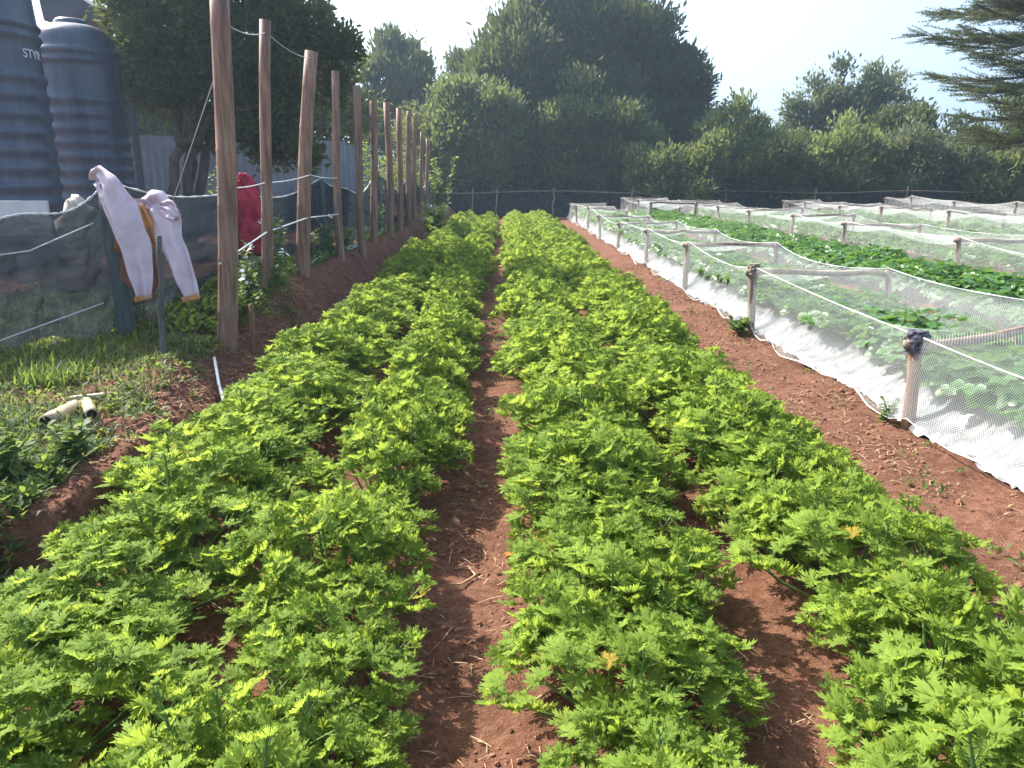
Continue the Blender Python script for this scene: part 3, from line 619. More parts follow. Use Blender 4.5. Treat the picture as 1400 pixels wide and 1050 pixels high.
wire('water_pipe', 'shiny black plastic pipe on the soil at the bottom left corner', 'pipe', pp, .02, M['blackpipe'], 0, 6, seg=10)
def offcut(label, a, b, r, hollow=True):
    a = Vector(a); b = Vector(b); root = empty('bamboo_offcut', a); tag(root, label, 'bamboo offcut', 'cut bamboo lying on the grass'); d = b-a; L = d.length; u = d.normalized()
    mb = MB(); pts = [Vector((0, 0, 0))]; rr = [r]
    for k in range(1, 4):
        z = L*k/3.4; pts += [u*(z-.012), u*z, u*(z+.012)]; rr += [r, r*1.08, r]
    pts.append(u*L); rr.append(r); mb.tube(pts, rr, 16, False)
    n0 = len(mb.v); mb.tube([Vector((0, 0, 0)), u*L], r*.8, 16, False)
    for k in range(16): mb.f.append((k, n0+k, n0+(k+1) % 16, (k+1) % 16))
    mb.build('culm', M['bamboo_pale'], root)
    MB().tube([u*.012, u*(L-.002)], r*.79, 12).build('hollow', M['bore_shade'], root)  # dark plug in the bore, its colour standing in for the shade inside
def gpt(px, py, Yp, up): p = P(px, py, Yp); return Vector((p.x, Yp, gz(p.x, Yp)+up))
offcut('pale bamboo length with dark open end facing the camera, right of the pair', gpt(128, 582, 4.02, .055), gpt(119, 558, 4.4, .03), .032)
offcut('thick bamboo offcut with dark open end in the grass, left of the pair', gpt(64, 588, 3.95, .055), gpt(106, 566, 4.3, .03), .042)
offcut('thin pale bamboo stick lying flat behind the two hollow offcuts', gpt(157, 557, 4.5, .03), gpt(100, 560, 4.45, .03), .017)

# ------------------------------------------------------------------ leaves
def geranium_leaf(seed):
    g = np.random.default_rng(seed); v = [(0, 0, 0)]; f = []; ths = np.radians([-142, -97, -49, 0, 49, 97, 142]); Ls = [.62, .8, .95, 1.0, .95, .8, .62]
    prev = None
    for li, (th, L) in enumerate(zip(ths, Ls)):
        L = L*(.88+.22*g.random())
        def pt(dt, r, z): a = th+dt*.8; rr = r*L; v.append((rr*math.sin(a), rr*math.cos(a), z+.14*rr*rr*0+.05*g.normal()*.5)); return len(v)-1
        ed = R(29)
        sl = pt(-ed, .30, -.09); s1 = pt(-R(25), .70, .11); n1 = pt(-R(10), .56, -.03); s2 = pt(-R(14), .90, .10); n2 = pt(-R(5), .76, -.01); tp = pt(0, 1.04, .05)
        n3 = pt(R(5), .76, -.01); s3 = pt(R(14), .90, .10); n4 = pt(R(10), .56, -.03); s4 = pt(R(25), .70, .11); sr = pt(ed, .30, -.09)
        m = pt(0, .5, .13); q = pt(0, .78, .09)
        f += [(0, m, sl), (sl, m, s1), (s1, m, n1), (n1, m, q), (n1, q, s2), (s2, q, n2), (n2, q, tp), (tp, q, n3), (n3, q, s3), (s3, q, n4), (n4, q, m), (n4, m, s4), (s4, m, sr), (sr, m, 0)]
    v = np.array(v); r = np.hypot(v[:, 0], v[:, 1]); v[:, 2] += .16*r**1.5+.05*np.sin(np.arctan2(v[:, 0], v[:, 1])*3+seed)*r
    v[:, 1] += .1
    return v, np.array(f)
GL = [geranium_leaf(s) for s in range(6)]
GLM = [tri_mesh('geranium_leaf', v, f, M['geranium'], np.full(len(v), .40+.07*i)) for i, (v, f) in enumerate(GL)]
def geranium(seed):
    """leaf list (kind, 3x3, position, tone, is it on the outside) and the stem mesh of one plant, about .6 m wide and .4 high"""
    g = np.random.default_rng(seed); L = []; mb = MB(); ns = 24
    for s in range(ns):
        a = 2.4*s+g.normal()*.3; u = math.sqrt((s+.5)/ns); rad = .34*u*(.88+.24*g.random()); h = (.41*(1-.50*u**2.2))*(.70+.45*g.random())
        tip = Vector((rad*math.cos(a), rad*math.sin(a), h)); b0 = Vector((.05*math.cos(a), .05*math.sin(a), 0)); mid = b0.lerp(tip, .5)+Vector((math.cos(a), math.sin(a), 0))*.03*u
        mb.tube([b0, mid, tip], [.006, .005, .003], 4, False)
        out = Vector((math.cos(a)*u*.8, math.sin(a)*u*.8, 1)).normalized(); ax = (tip-mid).normalized(); nl = 13
        for k in range(nl):
            t = k/(nl-1); base = tip.lerp(mid, .75*t); aa = 2.4*k+g.random()*1.0; sid = Vector((math.cos(aa), math.sin(aa), 0)); sid = (sid-ax*sid.dot(ax)).normalized()
            pl = .02+.075*t*(.7+.6*g.random()); pd = (sid*(.45+.6*t)+ax*(.9-.45*t)+Vector((0, 0, .25))).normalized(); lp = base+pd*pl
            if lp.z < .03: continue
            mb.tube([base, lp], [.0018, .0014], 3, False)
            size = (.020+.031*min(1, t*1.6))*(.85+.35*g.random())
            n_ = (Vector((0, 0, .5))+out*.5+pd*-.3+Vector(g.normal(size=3))*.42).normalized(); d_ = (sid+pd*.35+Vector(g.normal(size=3))*.18); d_ = (d_-n_*d_.dot(n_)).normalized()
            x_ = d_.cross(n_); Mx = np.array([[x_.x, d_.x, n_.x], [x_.y, d_.y, n_.y], [x_.z, d_.z, n_.z]])*size
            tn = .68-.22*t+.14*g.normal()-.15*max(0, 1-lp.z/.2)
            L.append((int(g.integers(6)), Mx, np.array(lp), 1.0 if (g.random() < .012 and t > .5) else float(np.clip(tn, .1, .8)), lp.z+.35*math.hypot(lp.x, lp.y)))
    return L, mb.mesh('stem', M['stem'])
def foliage(L):
    parts = []
    for k in range(6):
        q = [l for l in L if l[0] == k]
        if not q: continue
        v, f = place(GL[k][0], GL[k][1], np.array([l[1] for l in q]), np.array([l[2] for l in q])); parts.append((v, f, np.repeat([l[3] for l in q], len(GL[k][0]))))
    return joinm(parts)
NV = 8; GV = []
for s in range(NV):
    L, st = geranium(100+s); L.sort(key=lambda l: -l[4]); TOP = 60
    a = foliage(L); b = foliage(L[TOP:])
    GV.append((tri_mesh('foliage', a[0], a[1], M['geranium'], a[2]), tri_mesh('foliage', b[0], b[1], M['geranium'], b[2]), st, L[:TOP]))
near_names = ['beside the soil bank', 'left of middle path', 'right of middle path', 'beside the bare strip']
GG = 'geranium plants in four rows'
npl = 0
for ri, (cx, hw) in enumerate(ROWS):
    y = 1.02+.1*ri % .3; i = 0
    while y < 29.3:
        g = random.random
        x = cx+(g()-.5)*.13+.04*math.sin(y*.9+ri*2); vi = random.randrange(NV); sc = (.88+.24*g())*(1 if ri != 1 else .93)
        if (ri == 2 and 1.55 < y < 1.75) or (ri == 3 and 2.15 < y < 2.4): sc *= .7
        o = empty('geranium_plant', (x, y, gz(x, y)-.015), g()*6.28); o.scale = (sc*hw/.33, sc, sc*(.92+.2*g()))
        o.scale = (sc*(hw/.32), sc*(hw/.32), sc*(.80+.45*g()))
        if y < 5.3: lab = f'{ordinal(i)} geranium plant from the near end of the row {near_names[ri]}'
        elif y > 25.7: lab = f'far geranium plant past the last bamboo pole in the row {near_names[ri]}'
        else:
            pi = min(range(len(poles)), key=lambda k: abs(poles[k][2]-y)); dy = y-poles[pi][2]
            lab = f"geranium plant {'just short of' if dy < -.3 else ('just beyond' if dy > .3 else 'level with')} the {ordinal(pi)} bamboo pole in the row {near_names[ri]}"
        tag(o, lab, 'plant', GG)
        A, B, st, top = GV[vi]
        if y < 3.0:
            link('foliage', B, o)['kind'] = 'stuff'
            for (k, Mx, T, tn, _) in top:
                lf = link('leaf', GLM[k], o); m4 = Matrix([[*Mx[0], T[0]], [*Mx[1], T[1]], [*Mx[2], T[2]], [0, 0, 0, 1]]); lf.matrix_local = m4
        else: link('foliage', A, o)['kind'] = 'stuff'
        link('stem', st, o)
        npl += 1; i += 1; y += .375+(g()-.5)*.1
print('geraniums', npl)

# ------------------------------------------------------------------ strawberries
def straw_leaflet():
    n = 11; v = [(0, .5, .0)]; f = []
    for k in range(n):
        t = 2*math.pi*k/n; x = math.sin(t)*.44; y = .5-math.cos(t)*.5; v.append((x, y, .16*abs(x)*2+(.03 if k % 2 else -.02)-.12*max(0, y-.6)))
    for k in range(n): f.append((0, 1+k, 1+(k+1) % n))
    return np.array(v), np.array(f)
SL = straw_leaflet()
def strawberry(seed):
    g = np.random.default_rng(seed); Ms, Ts, tn = [], [], []; mb = MB()
    for k in range(34):
        a = 2.4*k+g.normal()*.3; u = math.sqrt((k+.5)/34); r = .22*u*(.8+.4*g.random()); h = .21*(1-.45*u**2)*(.75+.5*g.random())+.03
        p = Vector((r*math.cos(a), r*math.sin(a), h)); mb.tube([(0, 0, 0), p*.5+Vector((0, 0, .03)), p], .0025, 3, False)
        n_ = (Vector((0, 0, .9))+Vector((math.cos(a), math.sin(a), 0))*u*.6+Vector(g.normal(size=3))*.25).normalized(); t0 = float(np.clip(.45+.22*g.normal(), .1, .8))
        for q in (-1.35, 0, 1.35):
            d = Vector((math.cos(a+q), math.sin(a+q), -.15)); d = (d-n_*d.dot(n_)).normalized(); x = d.cross(n_); s_ = .066*(.8+.4*g.random())
            Ms.append(np.array([[x.x, d.x, n_.x], [x.y, d.y, n_.y], [x.z, d.z, n_.z]])*s_); Ts.append(p); tn.append(t0)
    return np.array(Ms), np.array(Ts), np.array(tn), mb
SVs = []
for s in range(6):
    Ms, Ts, tn, mb = strawberry(300+s); v, f = place(*SL, Ms, Ts)
    SVs.append((tri_mesh('foliage', v, f, M['strawberry'], np.repeat(tn, len(SL[0]))), mb.mesh('stem', M['stem']), v, f, np.repeat(tn, len(SL[0]))))
SLL = (np.array([(0, 0, 0), (-.46, .5, .14), (0, .5, 0), (.46, .5, .14), (0, 1.02, -.05)]), np.array([(0, 2, 1), (0, 3, 2), (1, 2, 4), (2, 3, 4)])); SVL = []
for s in range(6):
    Ms, Ts, tn, _ = strawberry(300+s); v, f = place(*SLL, Ms, Ts); SVL.append((0, 0, v, f, np.repeat(tn, 5)))
spots = []
def row(xc, y0, y1, sp, where, jit=.05):
    y = y0
    while y < y1:
        spots.append((xc+(random.random()-.5)*2*jit, y, where)); y += sp*(.85+.3*random.random())
for xc in (3.04, 3.34, 3.68): row(xc, 3.4, 32, .29, 'under the nearest white net')
for xc in (5.0, 5.42, 5.85, 6.3): row(xc, 6.2, 32, .27, 'in the open bed between the first and second nets', .09)
for xc in (7.7, 8.2): row(xc, 10, 32, .31, 'under the second white net')
for xc in (9.5, 10.0, 10.5): row(xc, 13, 32, .31, 'beyond the second net', .09)
for xc in (12.0, 12.6, 13.8, 14.3, 14.9, 16.2, 16.8): row(xc, 16, 32, .33, 'beyond the third net', .09)
spots.sort(key=lambda s: math.hypot(s[0], s[1])*(1 if s[2].startswith('under the nearest') else 1.15))
rest = []
for i, (x, y, wh) in enumerate(spots):
    sc = (1.02 if x < 4 else .9)+.35*random.random(); rz = random.random()*6.28; vi = random.randrange(6); z = gz(x, y)
    if i < 290:
        o = empty('strawberry_plant', (x, y, z+.01), rz); o.scale = (sc, sc, sc*(.85 if x < 4 else 1))
        NP = [4.85, 8.2, 11.5, 15.0, 18.6, 22, 25.4, 28.7, 32, 36]; k = sum(y > q for q in NP)
        if k == 0: pos = 'in front of the first net post'
        else:
            u = (y-NP[k-1])/(NP[k]-NP[k-1]); pos = f"{'close beyond' if u < .25 else ('a bit past' if u < .5 else ('well past' if u < .75 else 'far past'))} the {ordinal(k-1)} net post"
        lines = {3.04: 'under the nearest net, path side', 3.34: 'under the middle of the nearest net', 3.68: 'under the nearest net, far side', 5.0: "in the open bed's first line", 5.42: "in the open bed's second line", 5.85: "in the open bed's third line", 6.3: "in the open bed's fourth line"}
        tag(o, f"strawberry plant {lines[min(lines, key=lambda q: abs(q-x))]}, {pos}" if x < 7 else f'strawberry plant {wh}', 'plant', 'strawberry plants in the beds')
        link('foliage', SVs[vi][0], o)['kind'] = 'stuff'; link('stem', SVs[vi][1], o)
    else:
        _, _, v, f, t = SVs[vi] if y < 9.5 else SVL[vi]; c, s_ = math.cos(rz)*sc, math.sin(rz)*sc
        rest.append((v @ np.array([[c, s_, 0], [-s_, c, 0], [0, 0, sc]])+np.array([x, y, z]), f, t))
v, f, t = joinm(rest); o = link('strawberry_foliage', tri_mesh('strawberry_foliage', v, f, M['strawberry'], t)); tag(o, 'dense low strawberry leaves filling the far beds', kind='stuff')
print('strawberries', len(spots), len(f))

# ------------------------------------------------------------------ plastic mulch and netted beds
def mulch(label, x0, x1, y0, y1, dx, dy, amp):
    xs = np.linspace(x0, x1, int((x1-x0)/dx)+1); ys = np.arange(y0, y1, dy); XX, YY = np.meshgrid(xs, ys, indexing='ij'); u = (XX-x0)/(x1-x0)
    XX = XX+.10*vn(YY, YY*0, .45, 8)*(1-u)**3+.05*vn(YY, YY*0, .13, 9)*(1-u)**4
    edge = (1-u)**1.5+.6*u**3
    wr = np.abs(vn(YY+XX*1.4, XX*.25, .085, 10))*edge*1.3+.7*np.abs(vn(YY*.7-XX*1.1, XX*.4, .16, 11))+.5*vn(YY, XX, .06, 12)*.4
    wr = .55*wr+.55*np.abs(vn(YY+XX*.9+.3*vn(XX, YY, .3, 2), XX*.12, .05, 13))*(.25+edge)+.25*np.abs(vn(YY-XX*.6, XX*.2, .032, 14))
    ZZ = coarse_z(XX, YY)+.05*vn(XX, YY, .9, 4)+.035+amp*wr
    ZZ[0] -= .05; ZZ[-1] -= .05
    ii = np.arange(XX.size).reshape(XX.shape); f = np.stack([ii[:-1, :-1], ii[1:, :-1], ii[1:, 1:], ii[:-1, 1:]], -1).reshape(-1, 4)
    return tag(link('plastic_mulch', tri_mesh('plastic_mulch', np.stack([XX, YY, ZZ], -1).reshape(-1, 3), f, M['mulch'])), label, 'plastic sheet')
mulch('crinkled silver white plastic sheet over the nearest netted bed', 2.70, 4.12, 3.2, 33, .045, .018, .07)

def netted_bed(label, x0, x1, ys, hl, hr, postr, seed, near=False):
    root = empty('netted_bed_frame', ((x0+x1)/2, ys[0], 0)); tag(root, label, 'netted frame', 'wooden frames draped with white netting'); ro = Vector(root.location); g = np.random.default_rng(seed)
    tl, tr_ = [], []
    for i, y in enumerate(ys):
        for side, x, h in ((0, x0, hl), (1, x1, hr)):
            zb = gz(x, y); hh = h*(1+.05*g.normal()); xo = x+.03*g.normal(); lean = .03*g.normal()
            mb = MB(); limb(mb, Vector((xo, y, zb-.15))-ro, Vector((xo+lean, y, zb+hh))-ro, postr*1.02, postr*.94, seed+i*3+side, .05, 9)
            mb.build('post', M['post_brown'] if (near and i == 1 and side == 0) else M['wood_grey'], root)
            (tl if side == 0 else tr_).append(Vector((xo+lean, y, zb+hh)))
        a, b = tl[-1]-ro, tr_[-1]-ro; a = a+Vector((-.08, -.005, -.045)); b = b+Vector((.08, -.005, -.045))
        mb = MB(); limb(mb, a, b, postr*.72, postr*.66, seed+i*5, .08, 8); mb.build('crossbar', M['wood_grey'], root)
        if near and 0 < i < 3:
            for q, c in enumerate((tl[-1], tr_[-1])):
                if q: continue
                mb = MB(); n, m = 14, 8
                for e in range(m+1):
                    for k in range(n):
                        t = 2*math.pi*k/n; rr = postr*(1.25+.35*math.sin(e/m*math.pi))*(1+.22*g.normal()*.6); mb.v.append(c-ro+Vector((rr*math.cos(t), rr*math.sin(t), -.10+.145*e/m)))
                for e in range(m):
                    for k in range(n): mb.f.append((e*n+k, e*n+(k+1) % n, (e+1)*n+(k+1) % n, (e+1)*n+k))
                mb.f.append(tuple(m*n+k for k in range(n))); mb.build('rag_wrap', M['rag'] if i == 1 else M['wood_grey'], root, False)
    # net: stations along y, section left hem > left top > right top > right hem
    v = []; uv = []; NS = 26; st = []; ropeL, ropeR, hem = [], [], []
    for i in range(len(ys)-1):
        K = 16
        for k in range(K+(i == len(ys)-2)): st.append((i, k/K))
    for (i, u) in st:
        a = tl[i].lerp(tl[i+1], u); b = tr_[i].lerp(tr_[i+1], u); s4 = 4*u*(1-u); sg = (.095+.04*math.sin(i*2.1+seed))*s4
        y = a.y; hz = gz(x0-.05, y); pinch = .5+.5*math.cos(2*math.pi*u)
        a2 = a+Vector((.10*s4, 0, -sg+.012)); b2 = b+Vector((-.08*s4, 0, -sg*.9+.012)); ropeL.append(a2-ro); ropeR.append(b2-ro)
        hl_ = hz+.05+.15*(1-s4)*(.5+.5*math.sin(i*1.9+seed))+.03*math.sin(y*7); low = Vector((x0-.10-.05*math.sin(y*3), y, hl_)); low2 = Vector((x1+.10+.04*math.sin(y*3.7), y, gz(x1, y)+.06)); hem.append(low-ro)
        sec = []
        for q in range(9):
            w = q/9; p = low.lerp(a2, w); p.x += .07*math.sin(w*math.pi)*s4+.02*math.sin(y*9+w*6)*(1-w); sec.append(p)
        for q in range(9):
            w = q/8; p = a2.lerp(b2, w); p.z -= (.16*s4+.03)*math.sin(w*math.pi)*(1+.2*math.sin(y*2.3)); sec.append(p)
        for q in range(8):
            w = (q+1)/8; p = b2.lerp(low2, w); p.x -= .05*math.sin(w*math.pi)*s4; sec.append(p)
        ac = 0
        for q, p in enumerate(sec):
            if q: ac += (p-sec[q-1]).length
            v.append(p-ro); uv.append((y, ac))
    n = len(sec); f = [(n*i+j, n*i+n+j, n*i+n+1+j, n*i+1+j) for i in range(len(st)-1) for j in range(n-1)]
    link('netting', tri_mesh('netting', v, f, M['net'], uv=uv), root)
    MB().tube(ropeL, [.0048+.002*math.sin(i*1.3) for i in range(len(ropeL))], 5).build('top_cord', M['netrope'], root)
    MB().tube(ropeR, [.004+.002*math.sin(i*1.7) for i in range(len(ropeR))], 5).build('top_cord', M['netrope'], root)
    MB().tube(hem, [.004+.002*math.sin(i*1.1) for i in range(len(hem))], 5).build('hem_cord', M['netrope'], root)
    return root
netted_bed('nearest netted frame of wooden posts beside the bare soil path', 2.70, 4.04, [1.4, 4.85, 8.2, 11.5, 15.0, 18.6, 22, 25.4, 28.7, 32], .69, .66, .043, 3, True)
netted_bed('second netted frame, beyond the open strawberry bed', 7.2, 8.75, [9.0, 12.3, 16.4, 19.6, 23, 26.4, 29.5, 32.3], .74, .74, .045, 40)
netted_bed('third netted frame, well to the right of the second', 11.6, 13.1, [13.5, 17, 20.5, 24, 27.3, 30.4, 32.6], .74, .74, .045, 60)
netted_bed('farthest netted frame, a thin white band at the right', 16.0, 17.5, [17.5, 21, 24.5, 27.8, 31, 33], .76, .76, .045, 80)
netted_bed('short netted frame at the far end behind the open strawberry bed', 4.95, 6.5, [26.8, 29.2, 31.6, 33.2], .72, .72, .045, 95)

# ------------------------------------------------------------------ weeds, grass, litter on the ground
def blade_leaf(n=4):
    v = [(0, 0, 0)]; f = []
    for k in range(1, n): t = k/n; w = .17*math.sin(t*math.pi)**.8; v += [(-w, t, .05+.1*math.sin(t*2.4)), (w, t, .05+.1*math.sin(t*2.4)), (0, t, .1*math.sin(t*2.4))]
    v.append((0, 1, .02)); e = len(v)-1
    f += [(0, 3, 1), (0, 2, 3)]
    for k in range(n-2):
        a = 1+3*k; b = a+3; f += [(a, a+2, b), (b, a+2, b+2), (a+2, a+1, b+1), (a+2, b+1, b+2)]
    a = e-3; f += [(a, a+2, e), (a+2, a+1, e)]
    return np.array(v), np.array(f)
BL = blade_leaf()
BLS = blade_leaf(2)
def scatter(n, xr, yr, dens, g):
    x = g.uniform(*xr, n); y = yr[0]+(yr[1]-yr[0])*g.random(n)**1.3; k = dens(x, y) > g.random(n); return x[k], y[k]
def rosettes(name, label, n, xr, yr, dens, size, mat, seed, leaves=7, up=.5):
    g = np.random.default_rng(seed); x, y = scatter(n, xr, yr, dens, g); z = ground_z(x, y); k = len(x)
    p = np.repeat(np.stack([x, y, z], 1), leaves, 0)+g.normal(size=(k*leaves, 3))*np.array([.02, .02, .012])+np.array([0, 0, .015]); m = k*leaves; a = g.random(m)*6.28; e = up+g.normal(size=m)*.35
    d = np.stack([np.cos(a), np.sin(a), e], 1); nn = np.stack([-np.cos(a)*.4, -np.sin(a)*.4, np.full(m, 1.)], 1)+g.normal(size=(m, 3))*.25
    Mx = frame(d, nn)*(size*(.5+g.random(m)))[:, None, None]; B_ = BLS if size < .058 else BL; v, f = place(*B_, Mx, p); tn = np.clip(np.repeat(g.random(k), leaves)*.6+g.random(m)*.4, 0, 1)
    o = link(name, tri_mesh(name, v, f, mat, np.repeat(tn, len(B_[0])))); return tag(o, label, kind='stuff')
def blades(name, label, n, xr, yr, dens, h, mat, seed, w=.006, lean=.5):
    g = np.random.default_rng(seed); x, y = scatter(n, xr, yr, dens, g); z = ground_z(x, y); k = len(x); p = np.stack([x, y, z-.005], 1); a = g.random(k)*6.28; H = h*(.4+.9*g.random(k)); l = lean*(.3+g.random(k))
    d = np.stack([np.cos(a)*l, np.sin(a)*l, np.ones(k)], 1); d /= np.linalg.norm(d, axis=1, keepdims=True); s = np.stack([-np.sin(a), np.cos(a), 0*a], 1)*w; mid = p+d*(H*.55)[:, None]; tip = p+d*H[:, None]+np.stack([np.cos(a), np.sin(a), -.3+0*a], 1)*(H*.35*l)[:, None]
    v = np.stack([p-s, p+s, mid+s*.8, mid-s*.8, tip], 1).reshape(-1, 3); b = np.arange(k)*5; f = np.stack([np.stack([b, b+1, b+2], 1), np.stack([b, b+2, b+3], 1), np.stack([b+3, b+2, b+4], 1)], 1).reshape(-1, 3)
    o = link(name, tri_mesh(name, v, f, mat, np.repeat(np.clip(g.random(k), 0, 1), 5), smooth=False)); return tag(o, label, kind='stuff')
terr = lambda x, y: (x < -1.93-.32*sst(3.6, 5.5, y)+.1*np.sin(y*5)).astype(float)
patch = lambda x, y: terr(x, y)*np.clip((vn(x, y, .7, 13)+.30)*2.2, .12, 1)
rosettes('weeds', 'low green weeds growing over the terrace left of the crop', 13000, (-5, -1.85), (2.6, 8.5), patch, .05, M['weed'], 1)
rosettes('weeds', 'low green weeds along the foot of the bamboo poles', 2600, (-3.3, -2.45), (6.5, 28), lambda x, y: np.clip((vn(x, y, .8, 14)+.35)*1.6, .05, 1), .09, M['weed'], 2, 9, .9)
blades('grass', 'rough grass on the terrace around the bamboo offcuts', 20000, (-5, -2.05), (2.6, 6.5), patch, .10, M['grass'], 3)
blades('grass', 'long green grass at the foot of the shade net fence', 9000, (-5.2, -2.9), (4.9, 7.6), lambda x, y: np.clip((vn(x, y, .8, 15)+.45)*1.3, 0, 1)*(y > 4.9+.5*(x+3.3)*-.2), .15, M['weed'], 4, .007, .6)
rosettes('weeds', 'leafy weeds hanging over the near edge of the cut bank', 1300, (-3.2, -1.98), (2.5, 3.7), lambda x, y: terr(x, y)*.9, .055, M['weed'], 5, 10, .6)
rosettes('weeds', 'scattered tiny weeds on the bare path by the netted beds', 150, (1.75, 2.75), (2.5, 16), lambda x, y: (vn(x, y, .5, 3) > .05)*1., .04, M['weed'], 6, 7, .6)
rosettes('weeds', 'small weeds in the path between the geranium rows', 90, (-.2, .0), (1.6, 12), lambda x, y: (vn(x, y, .5, 5) > .0)*.8, .035, M['weed'], 8, 7, .5)
def sticks(name, label, n, xr, yr, dens, L, r, mat, seed):
    g = np.random.default_rng(seed); x, y = scatter(n, xr, yr, dens, g); k = len(x); z = ground_z(x, y)+.006; a = g.random(k)*6.28; ln = L*(.3+1.2*g.random(k)**2)
    bv = np.array([(-.5, 0, 0), (-.5, .6, .8), (-.5, -.6, .8), (.5, 0, 0), (.5, .6, .8), (.5, -.6, .8), (0, 0, 1.2), (0, .7, 2.0), (0, -.7, 2.0)], float); bf = np.array([(0, 6, 1), (1, 6, 7), (1, 7, 2), (2, 7, 8), (2, 8, 0), (0, 8, 6), (6, 3, 7), (7, 3, 4), (7, 4, 8), (8, 4, 5), (8, 5, 6), (6, 5, 3)])
    rr = r*(.5+g.random(k)); Mx = np.zeros((k, 3, 3)); Mx[:, 0, 0] = np.cos(a)*ln; Mx[:, 1, 0] = np.sin(a)*ln; Mx[:, 2, 0] = ln*.12*g.normal(size=k); Mx[:, 0, 1] = -np.sin(a)*rr; Mx[:, 1, 1] = np.cos(a)*rr; Mx[:, 2, 2] = rr
    v, f = place(bv, bf, Mx, np.stack([x, y, z], 1)); o = link(name, tri_mesh(name, v, f, mat, smooth=False)); return tag(o, label, kind='stuff')
path_d = lambda x, y: np.clip(.25+1.2*(vn(x, y, .35, 2)+.1), 0, 1)
sticks('straw_litter', 'dry straw and root bits on the bare soil by the netted beds', 6500, (1.6, 2.8), (2.0, 22), path_d, .07, .0028, M['straw'], 1)
sticks('straw_litter', 'dry straw and root bits on the middle path', 2200, (-.3, .12), (1.4, 14), path_d, .06, .002, M['straw'], 2)
sticks('straw_litter', 'dry stems scattered over the weedy terrace', 5500, (-4.6, -1.95), (2.6, 9), lambda x, y: 1+0*x, .09, .003, M['straw'], 3)
sticks('straw_litter', 'dry bits between the two right geranium rows', 600, (.65, .95), (1.5, 12), path_d, .05, .002, M['straw'], 4)
def clods(name, label, n, xr, yr, dens, r, seed):
    g = np.random.default_rng(seed); x, y = scatter(n, xr, yr, dens, g); k = len(x); z = ground_z(x, y)
    q = (1+5**.5)/2; iv = np.array([(-1, q, 0), (1, q, 0), (-1, -q, 0), (1, -q, 0), (0, -1, q), (0, 1, q), (0, -1, -q), (0, 1, -q), (q, 0, -1), (q, 0, 1), (-q, 0, -1), (-q, 0, 1)], float)/1.9
    fi = np.array([(0, 11, 5), (0, 5, 1), (0, 1, 7), (0, 7, 10), (0, 10, 11), (1, 5, 9), (5, 11, 4), (11, 10, 2), (10, 7, 6), (7, 1, 8), (3, 9, 4), (3, 4, 2), (3, 2, 6), (3, 6, 8), (3, 8, 9), (4, 9, 5), (2, 4, 11), (6, 2, 10), (8, 6, 7), (9, 8, 1)])
    s = r*(.35+1.1*g.random(k)**3); A = g.normal(size=(k, 3, 3)); Q, _ = np.linalg.qr(A); Mx = Q*(s[:, None]*(.6+.6*g.random((k, 3))))[:, None, :]
    v, f = place(iv, fi, Mx, np.stack([x, y, z+s*.15], 1)); v = v+g.normal(size=v.shape)*.0015
    o = link(name, tri_mesh(name, v, f, M['clod'], smooth=False)); return tag(o, label, kind='stuff')
clods('soil_clods', 'loose reddish clods on the middle path', 6500, (-.35, .15), (1.3, 10), path_d, .0095, 1)
clods('soil_clods', 'loose reddish clods on the bare path by the netted beds', 9000, (1.55, 2.8), (2, 16), path_d, .013, 2)
clods('soil_clods', 'lumpy dark clods on the slope of the soil bank', 7000, (-2.7, -1.75), (2.3, 18), lambda x, y: .9+0*x, .02, 3)
clods('soil_clods', 'loose clods between the two left and the two right rows', 1800, (-1.1, 1.0), (1.4, 9), lambda x, y: ((np.abs(x+.96) < .14) | (np.abs(x-.82) < .13))*1., .011, 4)

def tall_weed(label, x, y, h, seed, flowers=0, group='leafy weeds at the foot of the poles', lsz=.085, mat='weed', stems=6, spread=.16):
    g = np.random.default_rng(seed); root = empty('leafy_weed', (x, y, gz(x, y)), g.random()*6); tag(root, label, 'plant', group); mb = MB(); P_, D_, S_ = [], [], []; fl = []
    for s in range(stems):
        a = g.random()*6.28; top = Vector((math.cos(a)*spread*g.random()*1.4, math.sin(a)*spread*g.random()*1.4, h*(.6+.45*g.random()))); mb.tube([(0, 0, 0), top*.5+Vector((0, 0, .03)), top], [.006, .005, .003], 5, False); fl.append(top)
        nl = int(10+h*14)
        for k in range(nl):
            u = .2+.8*k/nl; q = top*u; aa = 2.4*k+g.random(); P_.append(q); D_.append((math.cos(aa), math.sin(aa), .3+.3*g.normal())); S_.append(lsz*(1.25-.6*u)*(.7+.6*g.random()))
    P_ = np.array(P_); D_ = np.array(D_); nn = np.tile(np.array([0, 0, 1.]), (len(P_), 1))+g.normal(size=P_.shape)*.3
    v, f = place(BL[0]*np.array([1.7, 1, 1]), BL[1], frame(D_, nn)*np.array(S_)[:, None, None], P_); link('foliage', tri_mesh('foliage', v, f, M[mat], np.repeat(g.random(len(P_)), len(BL[0]))), root)['kind'] = 'stuff'
    mb.build('stem', M['stem'], root)
    for k in range(flowers):
        t = fl[k % len(fl)]; m2 = MB()
        for q in range(7):
            c = t+Vector(g.normal(size=3))*.022+Vector((0, 0, .02)); d = Vector(g.normal(size=3)).normalized(); e = d.cross(Vector((.3, .2, 1))).normalized(); b = len(m2.v); r_ = .016+.008*g.random()
            for w in range(6): m2.v.append(c+(d*math.cos(w*1.047)+e*math.sin(w*1.047))*r_)
            m2.f.append(tuple(b+w for w in range(6)))
        m2.build('flower_head', M['flower'], root)
    return root
